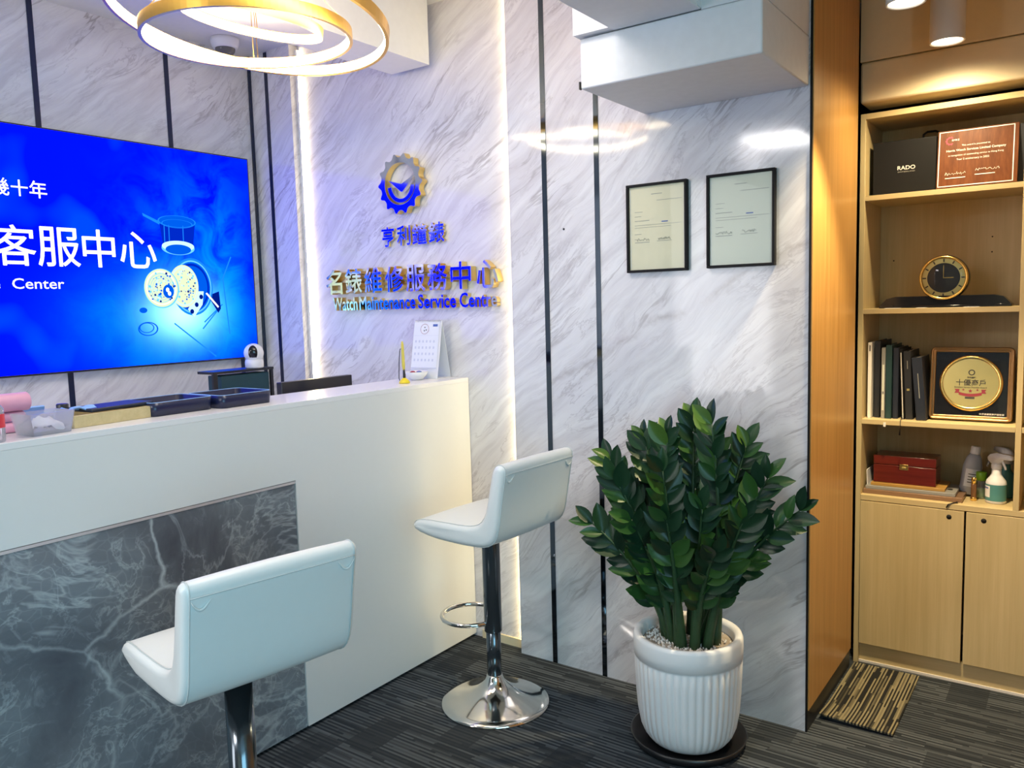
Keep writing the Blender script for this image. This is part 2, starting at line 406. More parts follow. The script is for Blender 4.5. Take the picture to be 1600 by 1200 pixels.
# ------------------------------------------------------------------ mesh builder
class MB:
    def __init__(self):
        self.bm = bmesh.new()
        self.mats = []
        self.cur = 0
        self.smooth = False
    def m(self, mat, smooth=False):
        if mat not in self.mats:
            self.mats.append(mat)
        self.cur = self.mats.index(mat)
        self.smooth = smooth
        return self
    def face(self, vs):
        try:
            f = self.bm.faces.new(vs)
        except ValueError:
            return None
        f.material_index = self.cur
        f.smooth = self.smooth
        return f
    def v(self, p):
        return self.bm.verts.new(p)
    def box(self, x0, x1, y0, y1, z0, z1, bevel=0.0, seg=2, mat4=None):
        vs = [self.v((x, y, z)) for x in (x0, x1) for y in (y0, y1) for z in (z0, z1)]
        q = [(0, 1, 3, 2), (4, 6, 7, 5), (0, 4, 5, 1), (2, 3, 7, 6), (0, 2, 6, 4), (1, 5, 7, 3)]
        fs = [self.face([vs[i] for i in a]) for a in q]
        if mat4 is not None:
            bmesh.ops.transform(self.bm, matrix=mat4, verts=vs)
        if bevel > 0:
            es = list({e for f in fs for e in f.edges})
            r = bmesh.ops.bevel(self.bm, geom=es, offset=bevel, segments=seg, profile=0.5, affect='EDGES')
            for f in r['faces']:
                f.material_index = self.cur
                f.smooth = True
        return self
    def grid(self, rows, close_u=False, close_v=False, cap0=False, cap1=False):
        V = [[self.v(p) for p in r] for r in rows]
        nu, nv = len(V), len(V[0])
        for i in range(nu if close_u else nu - 1):
            for j in range(nv if close_v else nv - 1):
                self.face([V[i][j], V[i][(j + 1) % nv], V[(i + 1) % nu][(j + 1) % nv], V[(i + 1) % nu][j]])
        if cap0:
            self.face(list(reversed(V[0])))
        if cap1:
            self.face(V[-1])
        return self
    def lathe(self, prof, n=32, c=(0, 0, 0), axis='z', cap0=True, cap1=True, sx=1.0, sy=1.0):
        rows = []
        for r, h in prof:
            row = []
            for k in range(n):
                a = 2 * PI * k / n
                p = (r * math.cos(a) * sx, r * math.sin(a) * sy, h)
                if axis == 'x':
                    p = (p[2], p[0], p[1])
                elif axis == 'y':
                    p = (p[0], -p[2], p[1])
                row.append((c[0] + p[0], c[1] + p[1], c[2] + p[2]))
            rows.append(row)
        return self.grid(rows, close_v=True, cap0=cap0, cap1=cap1)
    def tube(self, pts, r, n=8, closed=False, cap=True):
        pts = [Vector(p) for p in pts]
        rows = []
        prev = None
        L = len(pts)
        for i, p in enumerate(pts):
            if closed:
                t = pts[(i + 1) % L] - pts[i - 1]
            else:
                t = pts[min(i + 1, L - 1)] - pts[max(i - 1, 0)]
            t.normalize()
            if prev is None:
                ref = Vector((0, 0, 1)) if abs(t.z) < 0.9 else Vector((1, 0, 0))
                nrm = t.cross(ref).normalized()
            else:
                nrm = (prev - t * prev.dot(t)).normalized()
            prev = nrm
            b = t.cross(nrm)
            rr = r[i] if isinstance(r, (list, tuple)) else r
            rows.append([p + (nrm * math.cos(2 * PI * k / n) + b * math.sin(2 * PI * k / n)) * rr for k in range(n)])
        return self.grid(rows, close_u=closed, close_v=True, cap0=cap and not closed, cap1=cap and not closed)
    def prism(self, poly, h, to3):
        """Extrude a 2D outline (list of (a, b)) by h; to3 maps (a, b, c) to 3D."""
        a = [self.v(to3(p[0], p[1], 0.0)) for p in poly]
        b = [self.v(to3(p[0], p[1], h)) for p in poly]
        n = len(poly)
        self.face(list(reversed(a)))
        self.face(b)
        for i in range(n):
            self.face([a[i], a[(i + 1) % n], b[(i + 1) % n], b[i]])
        return self
    def poly(self, pts):
        self.face([self.v(p) for p in pts])
        return self
    def add_mesh(self, me, mat4, side=None):
        """Append a text mesh; side = material of the faces that are not its front."""
        front = self.cur
        if side is not None:
            if side not in self.mats:
                self.mats.append(side)
            sidei = self.mats.index(side)
        vs = [self.v(mat4 @ v.co) for v in me.vertices]
        for p in me.polygons:
            f = self.face([vs[i] for i in p.vertices])
            if f and side is not None and p.normal.z < 0.7:
                f.material_index = sidei
        return self
    def sphere(self, c, r, nu=16, nv=10, s=(1, 1, 1)):
        rows = []
        for i in range(nv + 1):
            th = PI * i / nv
            rr = max(math.sin(th), 1e-4)
            rows.append([(c[0] + r * s[0] * rr * math.cos(2 * PI * k / nu), c[1] + r * s[1] * rr * math.sin(2 * PI * k / nu), c[2] - r * s[2] * math.cos(th)) for k in range(nu)])
        return self.grid(rows, close_v=True, cap0=True, cap1=True)
    def build(self, name, parent=None, loc=None, rot=None, recalc=True):
        if recalc:
            bmesh.ops.recalc_face_normals(self.bm, faces=self.bm.faces[:])
        me = bpy.data.meshes.new(name)
        self.bm.to_mesh(me)
        self.bm.free()
        for m_ in self.mats:
            me.materials.append(m_)
        o = bpy.data.objects.new(name, me)
        COL.objects.link(o)
        if parent is not None:
            o.parent = parent
        if loc is not None:
            o.location = loc
        if rot is not None:
            o.rotation_euler = rot
        return o

_text_cache = {}
def text_mesh(s, bold=0.0, depth=0.0):
    key = (s, bold, depth)
    if key in _text_cache:
        return _text_cache[key]
    cu = bpy.data.curves.new('lettering', 'FONT')
    cu.body = s
    cu.size = 1.0
    cu.offset = bold
    cu.extrude = depth
    cu.resolution_u = 3
    o = bpy.data.objects.new('lettering', cu)
    COL.objects.link(o)
    bpy.context.view_layer.update()
    dg = bpy.context.evaluated_depsgraph_get()
    me = bpy.data.meshes.new_from_object(o.evaluated_get(dg))
    bpy.data.objects.remove(o)
    _text_cache[key] = me
    return me

def put_text(mb, s, to, u, v, w=None, h=None, lift=0.0, bold=0.0, thick=0.0, side=None, heavy=0.0):
    """Write s centred on (u, v) of the plane `to` (a 4x4: x along the line, y up, z out of the plane), w wide and/or h tall."""
    me = text_mesh(s, bold, 0.5 if thick > 0 else 0.0)
    xs = [q.co.x for q in me.vertices]; ys = [q.co.y for q in me.vertices]
    x0, x1, y0, y1 = min(xs), max(xs), min(ys), max(ys)
    if w is None:
        k = h / (y1 - y0); kx = ky = k
    elif h is None:
        k = w / (x1 - x0); kx = ky = k
    else:
        kx, ky = w / (x1 - x0), h / (y1 - y0)
    mt = to @ Matrix.Translation((u, v, lift + thick / 2)) @ Matrix.Diagonal((kx, ky, thick if thick > 0 else 1.0, 1)) @ Matrix.Translation((-(x0 + x1) / 2, -(y0 + y1) / 2, 0))
    shifts = [(0, 0)] if heavy == 0 else [(-heavy, 0), (heavy, 0), (0, heavy), (0, -heavy)]
    for i_, (du, dv) in enumerate(shifts):
        mb.add_mesh(me, to @ Matrix.Translation((du, dv, .0004 * i_)) @ to.inverted() @ mt, side)

def plane_mat(origin, xdir, ydir):
    x = Vector(xdir).normalized(); y = Vector(ydir).normalized(); z = x.cross(y)
    m = Matrix((x, y, z)).transposed().to_4x4()
    m.translation = Vector(origin)
    return m

def tag(o, label, cat, group=None, kind=None):
    o['label'] = label
    o['category'] = cat
    if group:
        o['group'] = group
    if kind:
        o['kind'] = kind
    return o

def thing(name, label, cat, loc=(0, 0, 0), rz=0.0, group=None):
    o = bpy.data.objects.new(name, None)
    o.empty_display_size = 0.05
    o.location = loc
    o.rotation_euler = (0, 0, rz)
    COL.objects.link(o)
    return tag(o, label, cat, group)

def struct(name, mb, label=None, cat=None):
    o = mb.build(name)
    o['kind'] = 'structure'
    if label:
        o['label'] = label
        o['category'] = cat
    return o

# ------------------------------------------------------------------ the room
YW = 2.56            # front plane of the marble sign wall
XT = -3.341          # plane of the wall that carries the screen
YR = 2.606           # back of the recess behind the sign
struct('floor', MB().m(M['carpet']).box(-3.5, 1.6, -2.6, 3.6, -0.05, 0.0), 'dark striped carpet tile floor', 'floor')

b = MB().m(M['marble'])
# one plan outline, extruded: left pier, recess, right pier
out = [(XT, YW), (-3.047, YW), (-3.047, YR), (-1.823, YR), (-1.823, YW), (-0.7045, YW), (-0.7045, YW + 0.1), (-0.72, YW + 0.14), (XT, YW + 0.14)]
b.prism(out, 2.7, lambda a, c, h: (a, c, h))
struct('wall_back', b, 'white grey-veined marble wall carrying the gold sign and certificates', 'wall')

b = MB().m(M['marble']).box(XT - 0.14, XT, -2.6, YW + 0.14, 0, 2.7)
struct('wall_left', b, 'grey-veined marble wall behind the blue lit screen', 'wall')

# navy inlay strips on the screen wall and the sign wall
k = 1
def trim(x0, x1, y0, y1, z0, z1, mat, label):
    global k
    struct('trim_%d' % k, MB().m(mat).box(x0, x1, y0, y1, z0, z1), label, 'trim')
    k += 1
trim(XT, XT + 0.003, 1.553, 1.574, 1.9, 2.612, M['navy_trim'], 'navy strip on left wall above the screen, left one')
trim(XT, XT + 0.003, 2.110, 2.131, 1.9, 2.560, M['navy_trim'], 'navy strip on left wall above the screen, right one')
trim(XT, XT + 0.003, 1.597, 1.619, 0, 1.5, M['navy_trim'], 'navy strip on left wall under the screen, near the trays')
trim(XT, XT + 0.003, 2.417, 2.437, 0, 1.4, M['navy_trim'], 'navy strip under the screen corner, by the white camera')
trim(XT, XT + 0.012, YW - 0.012, YW, 0, 2.618, M['navy_trim'], 'navy strip in the far corner of the two marble walls')
trim(-3.228, -3.207, YW - 0.003, YW, 0, 2.618, M['navy_trim'], 'navy strip on sign wall between far corner and light strip')
trim(-1.670, -1.650, YW - 0.003, YW, 0, 2.625, M['mirror_trim'], 'tall mirror strip on sign wall right of the gold sign')
trim(-1.449, -1.430, YW - 0.003, YW, 0, 2.2, M['mirror_trim'], 'tall mirror strip on sign wall left of the certificates')
trim(-0.7045, -0.6985, YW - 0.003, YW + 0.0018, 0, 2.3, M['black_matte'], 'thin black edge between marble wall and oak panel')
struct('baseboard_back', MB().m(M['beige_paint']).box(-2.05, -1.823, YR - 0.008, YR, 0.0, 0.035), 'low skirting at the foot of the sign recess', 'baseboard')

# ceilings
struct('ceiling', MB().m(M['paint']).box(-3.6, -0.6, -2.6, 2.8, 2.622, 2.72), 'white ceiling over the counter', 'ceiling')
struct('ceiling_beam', MB().m(M['paint']).box(-2.407, -2.200, -2.2, YW, 2.370, 2.63), 'white ceiling beam running to the sign wall above the counter', 'beam')
b = MB().m(M['plaster'])
b.box(-1.250, -0.709, 2.135, YW, 2.028, 2.172, 0.005)
b.box(-1.258, -0.874, 2.110, YW, 2.176, 2.64)
b.box(-0.874, -0.709, 2.135, YW, 2.172, 2.64)
b.m(M['black']).box(-1.254, -1.250, 2.132, 2.142, 2.028, 2.05)
struct('duct_box', b, 'rough white plaster duct box above the certificates', 'duct box')
struct('ceiling_drop', MB().m(M['paint']).box(-1.136, -0.876, 0.9, 2.132, 2.1725, 2.64), 'lowered white ceiling block in front of the duct box', 'ceiling')
struct('ceiling_alcove', MB().m(M['beige_paint']).box(-0.72, 1.6, 0.6, 3.6, 2.46, 2.56), 'ceiling over the bookcase alcove', 'ceiling')

# alcove: oak panelled side, bulkhead above the bookcase, back
b = MB().m(M['wood_panel']).box(-0.716, -0.695, YW + 0.002, 3.125, 0.072, 2.46)
struct('wall_right', b, 'oak veneered panel wall between marble wall and bookcase', 'wall')
struct('baseboard_right', MB().m(M['skirting']).box(-0.7040, -0.699, YW + 0.002, 3.125, 0, 0.072), 'black skirting under the oak panel', 'baseboard')
b = MB().m(M['beige_paint'])
b.box(-0.695, 1.6, 3.150, 3.30, 2.222, 2.47)
b.box(-0.695, 1.6, 3.152, 3.30, 2.080, 2.220, 0.008)
struct('wall_alcove', b, 'beige bulkhead boards above the bookcase', 'wall')
struct('wall_rear', MB().m(M['skirting']).box(-0.80, 1.6, 3.50, 3.6, 0, 2.5), 'wall behind the bookcase', 'wall')
struct('wall_side', MB().m(M['skirting']).box(-0.80, -0.745, YW + 0.14, 3.5, 0, 2.5), 'cavity wall behind the oak panel, blackened for the shade in the gap', 'wall')  # near-black colour stands in for the shade inside the gap

struct('wall_front', MB().m(M['beige_paint']).box(-0.7, 1.75, -2.62, -2.52, 0, 2.62), 'beige wall behind the photographer', 'wall')
struct('blocker_east', MB().m(M['wood_panel']).box(0.42, 0.50, 1.05, 3.6, 0, 2.46), 'unseen oak veneered blocker added to keep side light off the bookcase alcove', 'wall')  # out of view, added to shield the alcove from the side fill
struct('ceiling_entry', MB().m(M['paint']).box(-0.6, 1.7, -2.62, 0.62, 2.622, 2.72), 'white ceiling near the entrance', 'ceiling')

# ------------------------------------------------------------------ reception counter
XC = -2.087
t = thing('reception_counter', 'long white reception counter with dark marble front panel, running to sign wall', 'counter', (-2.2, 1.6, 0))
def off(o):
    o.location = -Vector(t.location)
    return o
b = MB().m(M['white_laminate']); b.prism([(0.2, 0.851), (1.690, 0.851), (1.690, 0.012), (YR - 0.002, 0.012), (YR - 0.002, 1.089), (0.2, 1.089)], 0.043, lambda a, c, h: (XC - h, a, c))
b.box(-2.13, XC - 0.012, 0.2, 1.690, 0.012, 0.851)
off(b.build('front_panel', t))
off(MB().m(M['white_top']).box(-2.336, XC, 0.2, YR - 0.002, 1.0892, 1.106, 0.0006).build('top_ledge', t))
off(MB().m(M['dark_marble']).box(-2.10, XC - 0.003, 0.2, 1.686, 0.012, 0.840).build('marble_panel', t))
off(MB().m(M['satin']).box(-2.10, XC - 0.001, 0.2, 1.690, 0.841, 0.849).build('edge_trim', t))
off(MB().m(M['black_matte']).box(-2.30, XC - 0.02, 0.2, YR - 0.01, 0, 0.012).build('kickboard', t))
off(MB().m(M['white_laminate']).box(-2.336, -2.318, 0.2, YR - 0.002, 0.012, 1.089).build('rear_panel', t))
off(MB().m(M['white_laminate']).box(-3.28, -2.337, 0.2, 2.50, 0.72, 0.745, 0.002).build('desk_surface', t))
off(MB().m(M['white_laminate']).box(-3.27, -3.23, 0.22, 2.40, 0.0, 0.72).build('desk_support', t))

# ------------------------------------------------------------------ lit wall screen
XS = -3.295
t = thing('wall_screen', 'large blue lit wall screen showing a watch and white Chinese lettering', 'screen', (XT, 1.64, 1.65))
off(MB().m(M['black']).box(XT + 0.001, XS - 0.001, 0.800, 2.489, 1.179, 2.127, 0.003).build('bezel', t))
tv = plane_mat((XS, 0, 0), (0, 1, 0), (0, 0, 1))
b = MB().m(M['screen'])
b.poly([(XS, 0.806, 1.187), (XS, 2.482, 1.187), (XS, 2.482, 2.121), (XS, 0.806, 2.121)])
def disc(mb, y, z, ry, rz, lift, mat, n=40, y2=None, ri=None):
    mb.m(mat)
    ring = [(XS + lift, y + ry * math.cos(2 * PI * i / n), z + rz * math.sin(2 * PI * i / n)) for i in range(n)]
    if ri is None:
        mb.poly(ring)
    else:
        inner = [(XS + lift, y + ry * ri * math.cos(2 * PI * i / n), z + rz * ri * math.sin(2 * PI * i / n)) for i in range(n)]
        mb.grid([ring, inner], close_v=True)
rng = random.Random(5)
# lettering
b.m(M['screen_white'])
for ch, u in (('客', 1.418), ('服', 1.580), ('中', 1.738), ('心', 1.905)):
    put_text(b, ch, tv, u, 1.674, h=0.150, lift=0.003, heavy=0.0012)
for ch, u in (('幾', 1.384), ('十', 1.453), ('年', 1.520)):
    put_text(b, ch, tv, u, 1.888, h=0.064 if ch != '十' else 0.060, lift=0.003, heavy=0.0006)
put_text(b, 'Service  Center', tv, 1.379, 1.531, w=0.420, h=0.040, lift=0.003, bold=0.006)
# loupe
b.m(M['screen_shadow']).poly([(XS + 0.0010, 2.010, 1.80), (XS + 0.0010, 2.183, 1.80), (XS + 0.0010, 2.166, 1.69), (XS + 0.0010, 2.020, 1.69)])
disc(b, 2.095, 1.803, 0.090, 0.026, 0.0014, M['screen_blue'])
disc(b, 2.095, 1.806, 0.092, 0.026, 0.0018, M['screen_mid'], ri=0.93)
disc(b, 2.095, 1.796, 0.075, 0.019, 0.0018, M['screen_mid'], ri=0.94)
b.m(M['screen_mid']).poly([(XS + 0.0014, 1.935, 1.832), (XS + 0.0014, 2.015, 1.800), (XS + 0.0014, 2.010, 1.788), (XS + 0.0014, 1.938, 1.820)])
for yy in (2.030, 2.052, 2.120):
    b.m(M['screen_mid']).poly([(XS + 0.0014, yy, 1.79), (XS + 0.0014, yy + 0.004, 1.79), (XS + 0.0014, yy + 0.002, 1.70), (XS + 0.0014, yy - 0.002, 1.70)])
disc(b, 2.093, 1.690, 0.080, 0.030, 0.0016, M['screen_cyan'])
disc(b, 2.093, 1.698, 0.078, 0.024, 0.0020, M['screen_pale'])
disc(b, 2.093, 1.684, 0.062, 0.022, 0.0024, M['screen_blue'])
# watch: case, crown, two movement discs
disc(b, 2.150, 1.520, 0.098, 0.120, 0.0012, M['screen_blue'])
disc(b, 2.150, 1.520, 0.104, 0.128, 0.0016, M['screen_mid'], ri=0.86)
disc(b, 2.150, 1.520, 0.096, 0.118, 0.0018, M['screen_cyan'], ri=0.95)
disc(b, 2.150, 1.520, 0.084, 0.104, 0.0019, M['screen_shadow'], ri=0.90)
b.m(M['screen_pale']).poly([(XS + 0.0020, 2.120, 1.42), (XS + 0.0020, 2.175, 1.50), (XS + 0.0020, 2.205, 1.50), (XS + 0.0020, 2.195, 1.44), (XS + 0.0020, 2.150, 1.385)])
for q in ((2.190, 1.475), (2.165, 1.440), (2.140, 1.410)):
    disc(b, q[0], q[1], 0.010, 0.011, 0.0024, M['screen_dark'], 12)
disc(b, 2.108, 1.523, 0.072, 0.094, 0.0022, M['screen_cream'])
disc(b, 2.108, 1.523, 0.066, 0.087, 0.0026, M['screen_pale'], ri=0.94)
disc(b, 2.000, 1.513, 0.082, 0.086, 0.0034, M['screen_cyan'])
disc(b, 1.998, 1.515, 0.078, 0.082, 0.0038, M['screen_cream'])
disc(b, 1.998, 1.515, 0.070, 0.073, 0.0042, M['screen_white'], ri=0.95)
disc(b, 2.030, 1.500, 0.026, 0.030, 0.0046, M['screen_blue'], 20)
disc(b, 2.026, 1.507, 0.008, 0.010, 0.0050, M['screen_white'], 12)
disc(b, 2.034, 1.491, 0.008, 0.010, 0.0050, M['screen_white'], 12)
for rr_ in (0.86, 0.72, 0.58, 0.44):
    disc(b, 1.998, 1.515, 0.070 * rr_, 0.073 * rr_, 0.0043, M['screen_cyan'], ri=0.965)
for i in range(150):
    a, r = rng.random() * 2 * PI, math.sqrt(rng.random())
    big = rng.random() < 0.5
    cy, cz, ry, rz = (1.998, 1.515, 0.066, 0.070) if big else (2.116, 1.523, 0.056, 0.078)
    y, z = cy + r * ry * math.cos(a), cz + r * rz * math.sin(a)
    if not big and y < 2.075:
        continue
    s_ = 0.0016 + rng.random() * 0.0042
    disc(b, y, z, s_, s_, 0.0044 if big else 0.0032, rng.choice([M['screen_cyan'], M['screen_blue'], M['screen_pale'], M['screen_dark']]), 8)
# loose ring, screw and spring bar
disc(b, 1.926, 1.340, 0.046, 0.030, 0.0012, M['screen_blue'], ri=0.86)
disc(b, 1.920, 1.345, 0.034, 0.022, 0.0014, M['screen_blue'], ri=0.86)
disc(b, 1.910, 1.420, 0.018, 0.012, 0.0012, M['screen_blue'], 16)
b.m(M['screen_white']).poly([(XS + 0.002, 2.214, 1.490), (XS + 0.002, 2.222, 1.494), (XS + 0.002, 2.280, 1.430), (XS + 0.002, 2.274, 1.424)])
b.m(M['screen_dark']).poly([(XS + 0.0016, 2.225, 1.480), (XS + 0.0016, 2.285, 1.500), (XS + 0.0016, 2.290, 1.42), (XS + 0.0016, 2.275, 1.40)])
for c0, c1 in (((2.05, 1.36), (2.25, 1.20)), ((2.33, 1.30), (2.31, 1.56)), ((2.20, 1.36), (2.30, 1.44)), ((2.19, 1.33), (2.28, 1.42)), ((2.31, 1.56), (2.36, 1.66))):
    d = Vector((0, c1[0] - c0[0], c1[1] - c0[1])).normalized(); w_ = Vector((0, -d.z, d.y)) * 0.003
    p0, p1 = Vector((XS + 0.0011, *c0)), Vector((XS + 0.0011, *c1))
    b.m(M['screen_mid']).poly([p0 - w_, p1 - w_, p1 + w_, p0 + w_])
for f in b.bm.faces:
    if f.normal.x < 0:
        f.normal_flip()
off(b.build('display', t, recalc=False))

# ------------------------------------------------------------------ gold sign on the wall
SG = plane_mat((0, YR, 0), (1, 0, 0), (0, 0, 1))
def sign_row(name, label, items, z, h, lift, thick, bold, loc, fixed_w=None):
    r = thing(name, label, 'sign', loc)
    for s, u, w in items:
        mb = MB().m(M['gold_mirror'])
        put_text(mb, s, SG, u, z, w=w, h=h, lift=lift, bold=bold if s.isascii() else 0.0, thick=thick, side=M['gold_side'], heavy=0.0 if s.isascii() else h * bold)
        o = mb.build('character', r)
        o.location = -Vector(loc)
    return r
sign_row('sign_lettering', 'row of four small Chinese characters under the round gear emblem', [('亨', -2.494, 0.074), ('利', -2.402, 0.076), ('鐘', -2.312, 0.080), ('錶', -2.218, 0.084)], 1.708, 0.082, 0.006, 0.012, 0.018, (-2.36, YR, 1.70))
xs8 = [-2.826, -2.700, -2.576, -2.449, -2.326, -2.205, -2.080, -1.945]
sign_row('sign_lettering', 'row of eight large raised gold Chinese characters on the marble', [(c, u, 0.104) for c, u in zip('名錶維修服務中心', xs8)], 1.525, 0.108, 0.004, 0.034, 0.016, (-2.38, YR, 1.52))
sign_row('sign_lettering', 'raised gold line of English words below the large Chinese characters', [('Watch', -2.774, 0.160), ('Maintenance', -2.512, 0.338), ('Service', -2.223, 0.208), ('Centre', -2.004, 0.190)], 1.425, 0.060, 0.004, 0.022, 0.014, (-2.38, YR, 1.42))

EC = (-2.392, 1.922)
t = thing('gear_emblem', 'round gold gear emblem with clock hands on the sign wall', 'emblem', (EC[0], YR, EC[1]))
def ring_prism(mb, outer, inner, y0, y1, face, side):
    n = len(outer)
    P = lambda q, y: (q[0], y - YR, q[1])
    of = [mb.v(P(q, y0)) for q in outer]; inf = [mb.v(P(q, y0)) for q in inner]
    ob = [mb.v(P(q, y1)) for q in outer]; inb = [mb.v(P(q, y1)) for q in inner]
    for i in range(n):
        j = (i + 1) % n
        mb.m(face).face([of[i], inf[i], inf[j], of[j]])
        mb.m(side).face([of[i], of[j], ob[j], ob[i]])
        mb.m(side).face([inf[i], inb[i], inb[j], inf[j]])
        mb.m(side).face([ob[i], ob[j], inb[j], inb[i]])
n = 168
outer, inner = [], []
for i in range(n):
    a = 2 * PI * i / n
    r = 0.116 + 0.0085 * math.cos(14 * a) + 0.002 * math.cos(28 * a)
    outer.append((r * math.cos(a), r * math.sin(a)))
    inner.append((0.088 * math.cos(a), 0.088 * math.sin(a) - 0.0))
b = MB(); ring_prism(b, outer, inner, YR - 0.040, YR - 0.008, M['gold_mirror'], M['gold_side']); b.build('gear_ring', t)
b = MB()
o1 = [(0.077 * math.cos(a), 0.077 * math.sin(a)) for a in [math.radians(188 + 164 * i / 40) for i in range(41)]]
o2 = [(0.057 * math.cos(a), 0.062 * math.sin(a)) for a in [math.radians(188 + 164 * i / 40) for i in range(41)]]
b.m(M['gold_mirror']).prism(o1 + list(reversed(o2)), 0.026, lambda a, c, h: (a, -0.034 + h, c)); b.build('dial_arc', t)
b = MB().m(M['gold_mirror']).prism([(-0.074, 0.020), (-0.002, 0.000), (0.082, 0.036), (0.004, -0.032), (-0.004, -0.032)], 0.022, lambda a, c, h: (a, -0.030 + h, c))
b.build('clock_hands', t)

# ------------------------------------------------------------------ cove light strips at both ends of the sign recess
def cove_strip(x0, x1, lit_x, mat, label):
    t = thing('light_strip', label, 'light strip', (x0, YR - .012, 0), 0, 'cove light strips beside the sign')
    MB().m(M['white_plastic']).box(min(0, x1 - x0), max(0, x1 - x0), -.002, .011, .03, 2.60).build('channel', t)
    xl = lit_x - x0
    MB().m(M[mat]).poly([(xl, -.001, .032), (xl, .010, .032), (xl, .010, 2.598), (xl, -.001, 2.598)]).build('diffuser', t)
cove_strip(-3.046, -3.030, -3.0294, 'led_cove', 'warm vertical light strip at left end of the sign recess')
cove_strip(-1.824, -1.838, -1.8386, 'led_cove_soft', 'warm vertical light strip at right end of the sign recess, behind the far stool')

# ------------------------------------------------------------------ chandelier
CC = Vector((-2.03, 1.571, 2.22))
t = thing('ring_chandelier', 'chandelier of three tilted gold rings lit on their inner faces', 'chandelier', CC)
def tilt_frame(sx_, sy_):
    nrm = Vector((math.sin(sx_), math.sin(sy_), 1)).normalized()
    u = nrm.cross(Vector((0, 1, 0))).normalized()
    return u, nrm.cross(u), nrm
canopy_z = 2.622 - CC.z
b = MB().m(M['brass_band'], True).lathe([(0.09, canopy_z - 0.03), (0.09, canopy_z - 0.001)], 32)
b.build('canopy', t)
for R_, c_, tx, ty, hgt in ((0.30, Vector((-2.044, 1.573, 2.194)), 0.0, -0.026, 0.033), (0.40, Vector((-2.026, 1.568, 2.236)), 0.031, 0.132, 0.034), (0.20, Vector((-2.021, 1.571, 2.234)), 0.208, 0.032, 0.027)):
    u, v, nrm = tilt_frame(tx, ty)
    c = c_ - CC
    n = 96
    def ringrow(r, h):
        return [c + (u * math.cos(2 * PI * i / n) + v * math.sin(2 * PI * i / n)) * r + nrm * h for i in range(n)]
    b = MB().m(M['brass_band'], False)
    b.grid([ringrow(R_, 0), ringrow(R_, hgt), ringrow(R_ - 0.010, hgt), ringrow(R_ - 0.010, 0)], close_u=True, close_v=True)
    ro = b.build('ring', t)
    b = MB().m(M['led_warm'])
    b.grid([ringrow(R_ - 0.0102, 0.002), ringrow(R_ - 0.0102, hgt - 0.002), ringrow(R_ - 0.0135, hgt - 0.004), ringrow(R_ - 0.0135, 0.004)], close_u=True, close_v=True)
    b.build('light_strip', ro)
    for a in (200, 320, 80):
        a = math.radians(a)
        p = c + (u * math.cos(a) + v * math.sin(a)) * (R_ - 0.005) + nrm * hgt
        q = Vector((0.05 * math.cos(a), 0.05 * math.sin(a), canopy_z - 0.03))
        MB().m(M['brass_band']).tube([p, q], 0.0012, 6).build('wire', t)

# ------------------------------------------------------------------ dome camera, pan camera, downlights
t = thing('dome_camera', 'white dome security camera on the ceiling above the screen', 'camera', (-3.20, 2.33, 2.622))
MB().m(M['white_plastic'], True).lathe([(0.062, -0.001), (0.062, -0.018), (0.056, -0.036), (0.050, -0.044)], 32).build('housing', t)
b = MB().m(M['dome_glass'], True).lathe([(0.044, -0.042)] + [(0.044 * math.cos(a), -0.042 - 0.038 * math.sin(a)) for a in [PI / 2 * i / 8 for i in range(1, 8)]] + [(0.002, -0.080)], 24)
b.build('dome', t)

tc = thing('desk_shelf', 'black desk shelf behind the trays, carrying the white camera', 'shelf', (-3.06, 2.18, .7455))
MB().m(M['black']).box(-.055, .060, -.150, .160, .395, .406).build('top_panel', tc)
MB().m(M['black']).box(.045, .058, -.150, -.130, 0, .395).build('leg', tc)
MB().m(M['black']).box(.045, .058, .145, .158, 0, .395).build('leg', tc)
o = MB().m(M['teal']).box(-.045, .050, -.108, .140, 0, .385, .003).build('file_box', None, (-3.06, 2.18, .7455))
tag(o, 'dark teal file box standing under the black desk shelf', 'box')

t = thing('pan_camera', 'small white round-headed camera on the teal cabinet', 'camera', (-3.03, 2.26, 1.152), math.radians(-42))
MB().m(M['white_plastic'], True).lathe([(0.036, 0.0), (0.040, 0.004), (0.040, 0.028), (0.036, 0.038)], 28).build('base', t)
hd = MB().m(M['white_plastic'], True).sphere((0, 0, 0.066), 0.043, 28, 18).build('head', t)
b = MB().m(M['black_gloss'], True)
rows = []
for i in range(7):
    rr = 0.004 + 0.0275 * i / 6
    rows.append([(0.010 + math.sqrt(max(0, 0.0445 ** 2 - (rr * math.cos(2 * PI * j / 24) * 0.62) ** 2 - (rr * math.sin(2 * PI * j / 24)) ** 2)) - 0.0098, rr * math.cos(2 * PI * j / 24) * 0.62, 0.070 + rr * math.sin(2 * PI * j / 24)) for j in range(24)])
b.grid(rows, close_v=True, cap0=True)
fp = b.build('face_plate', hd)

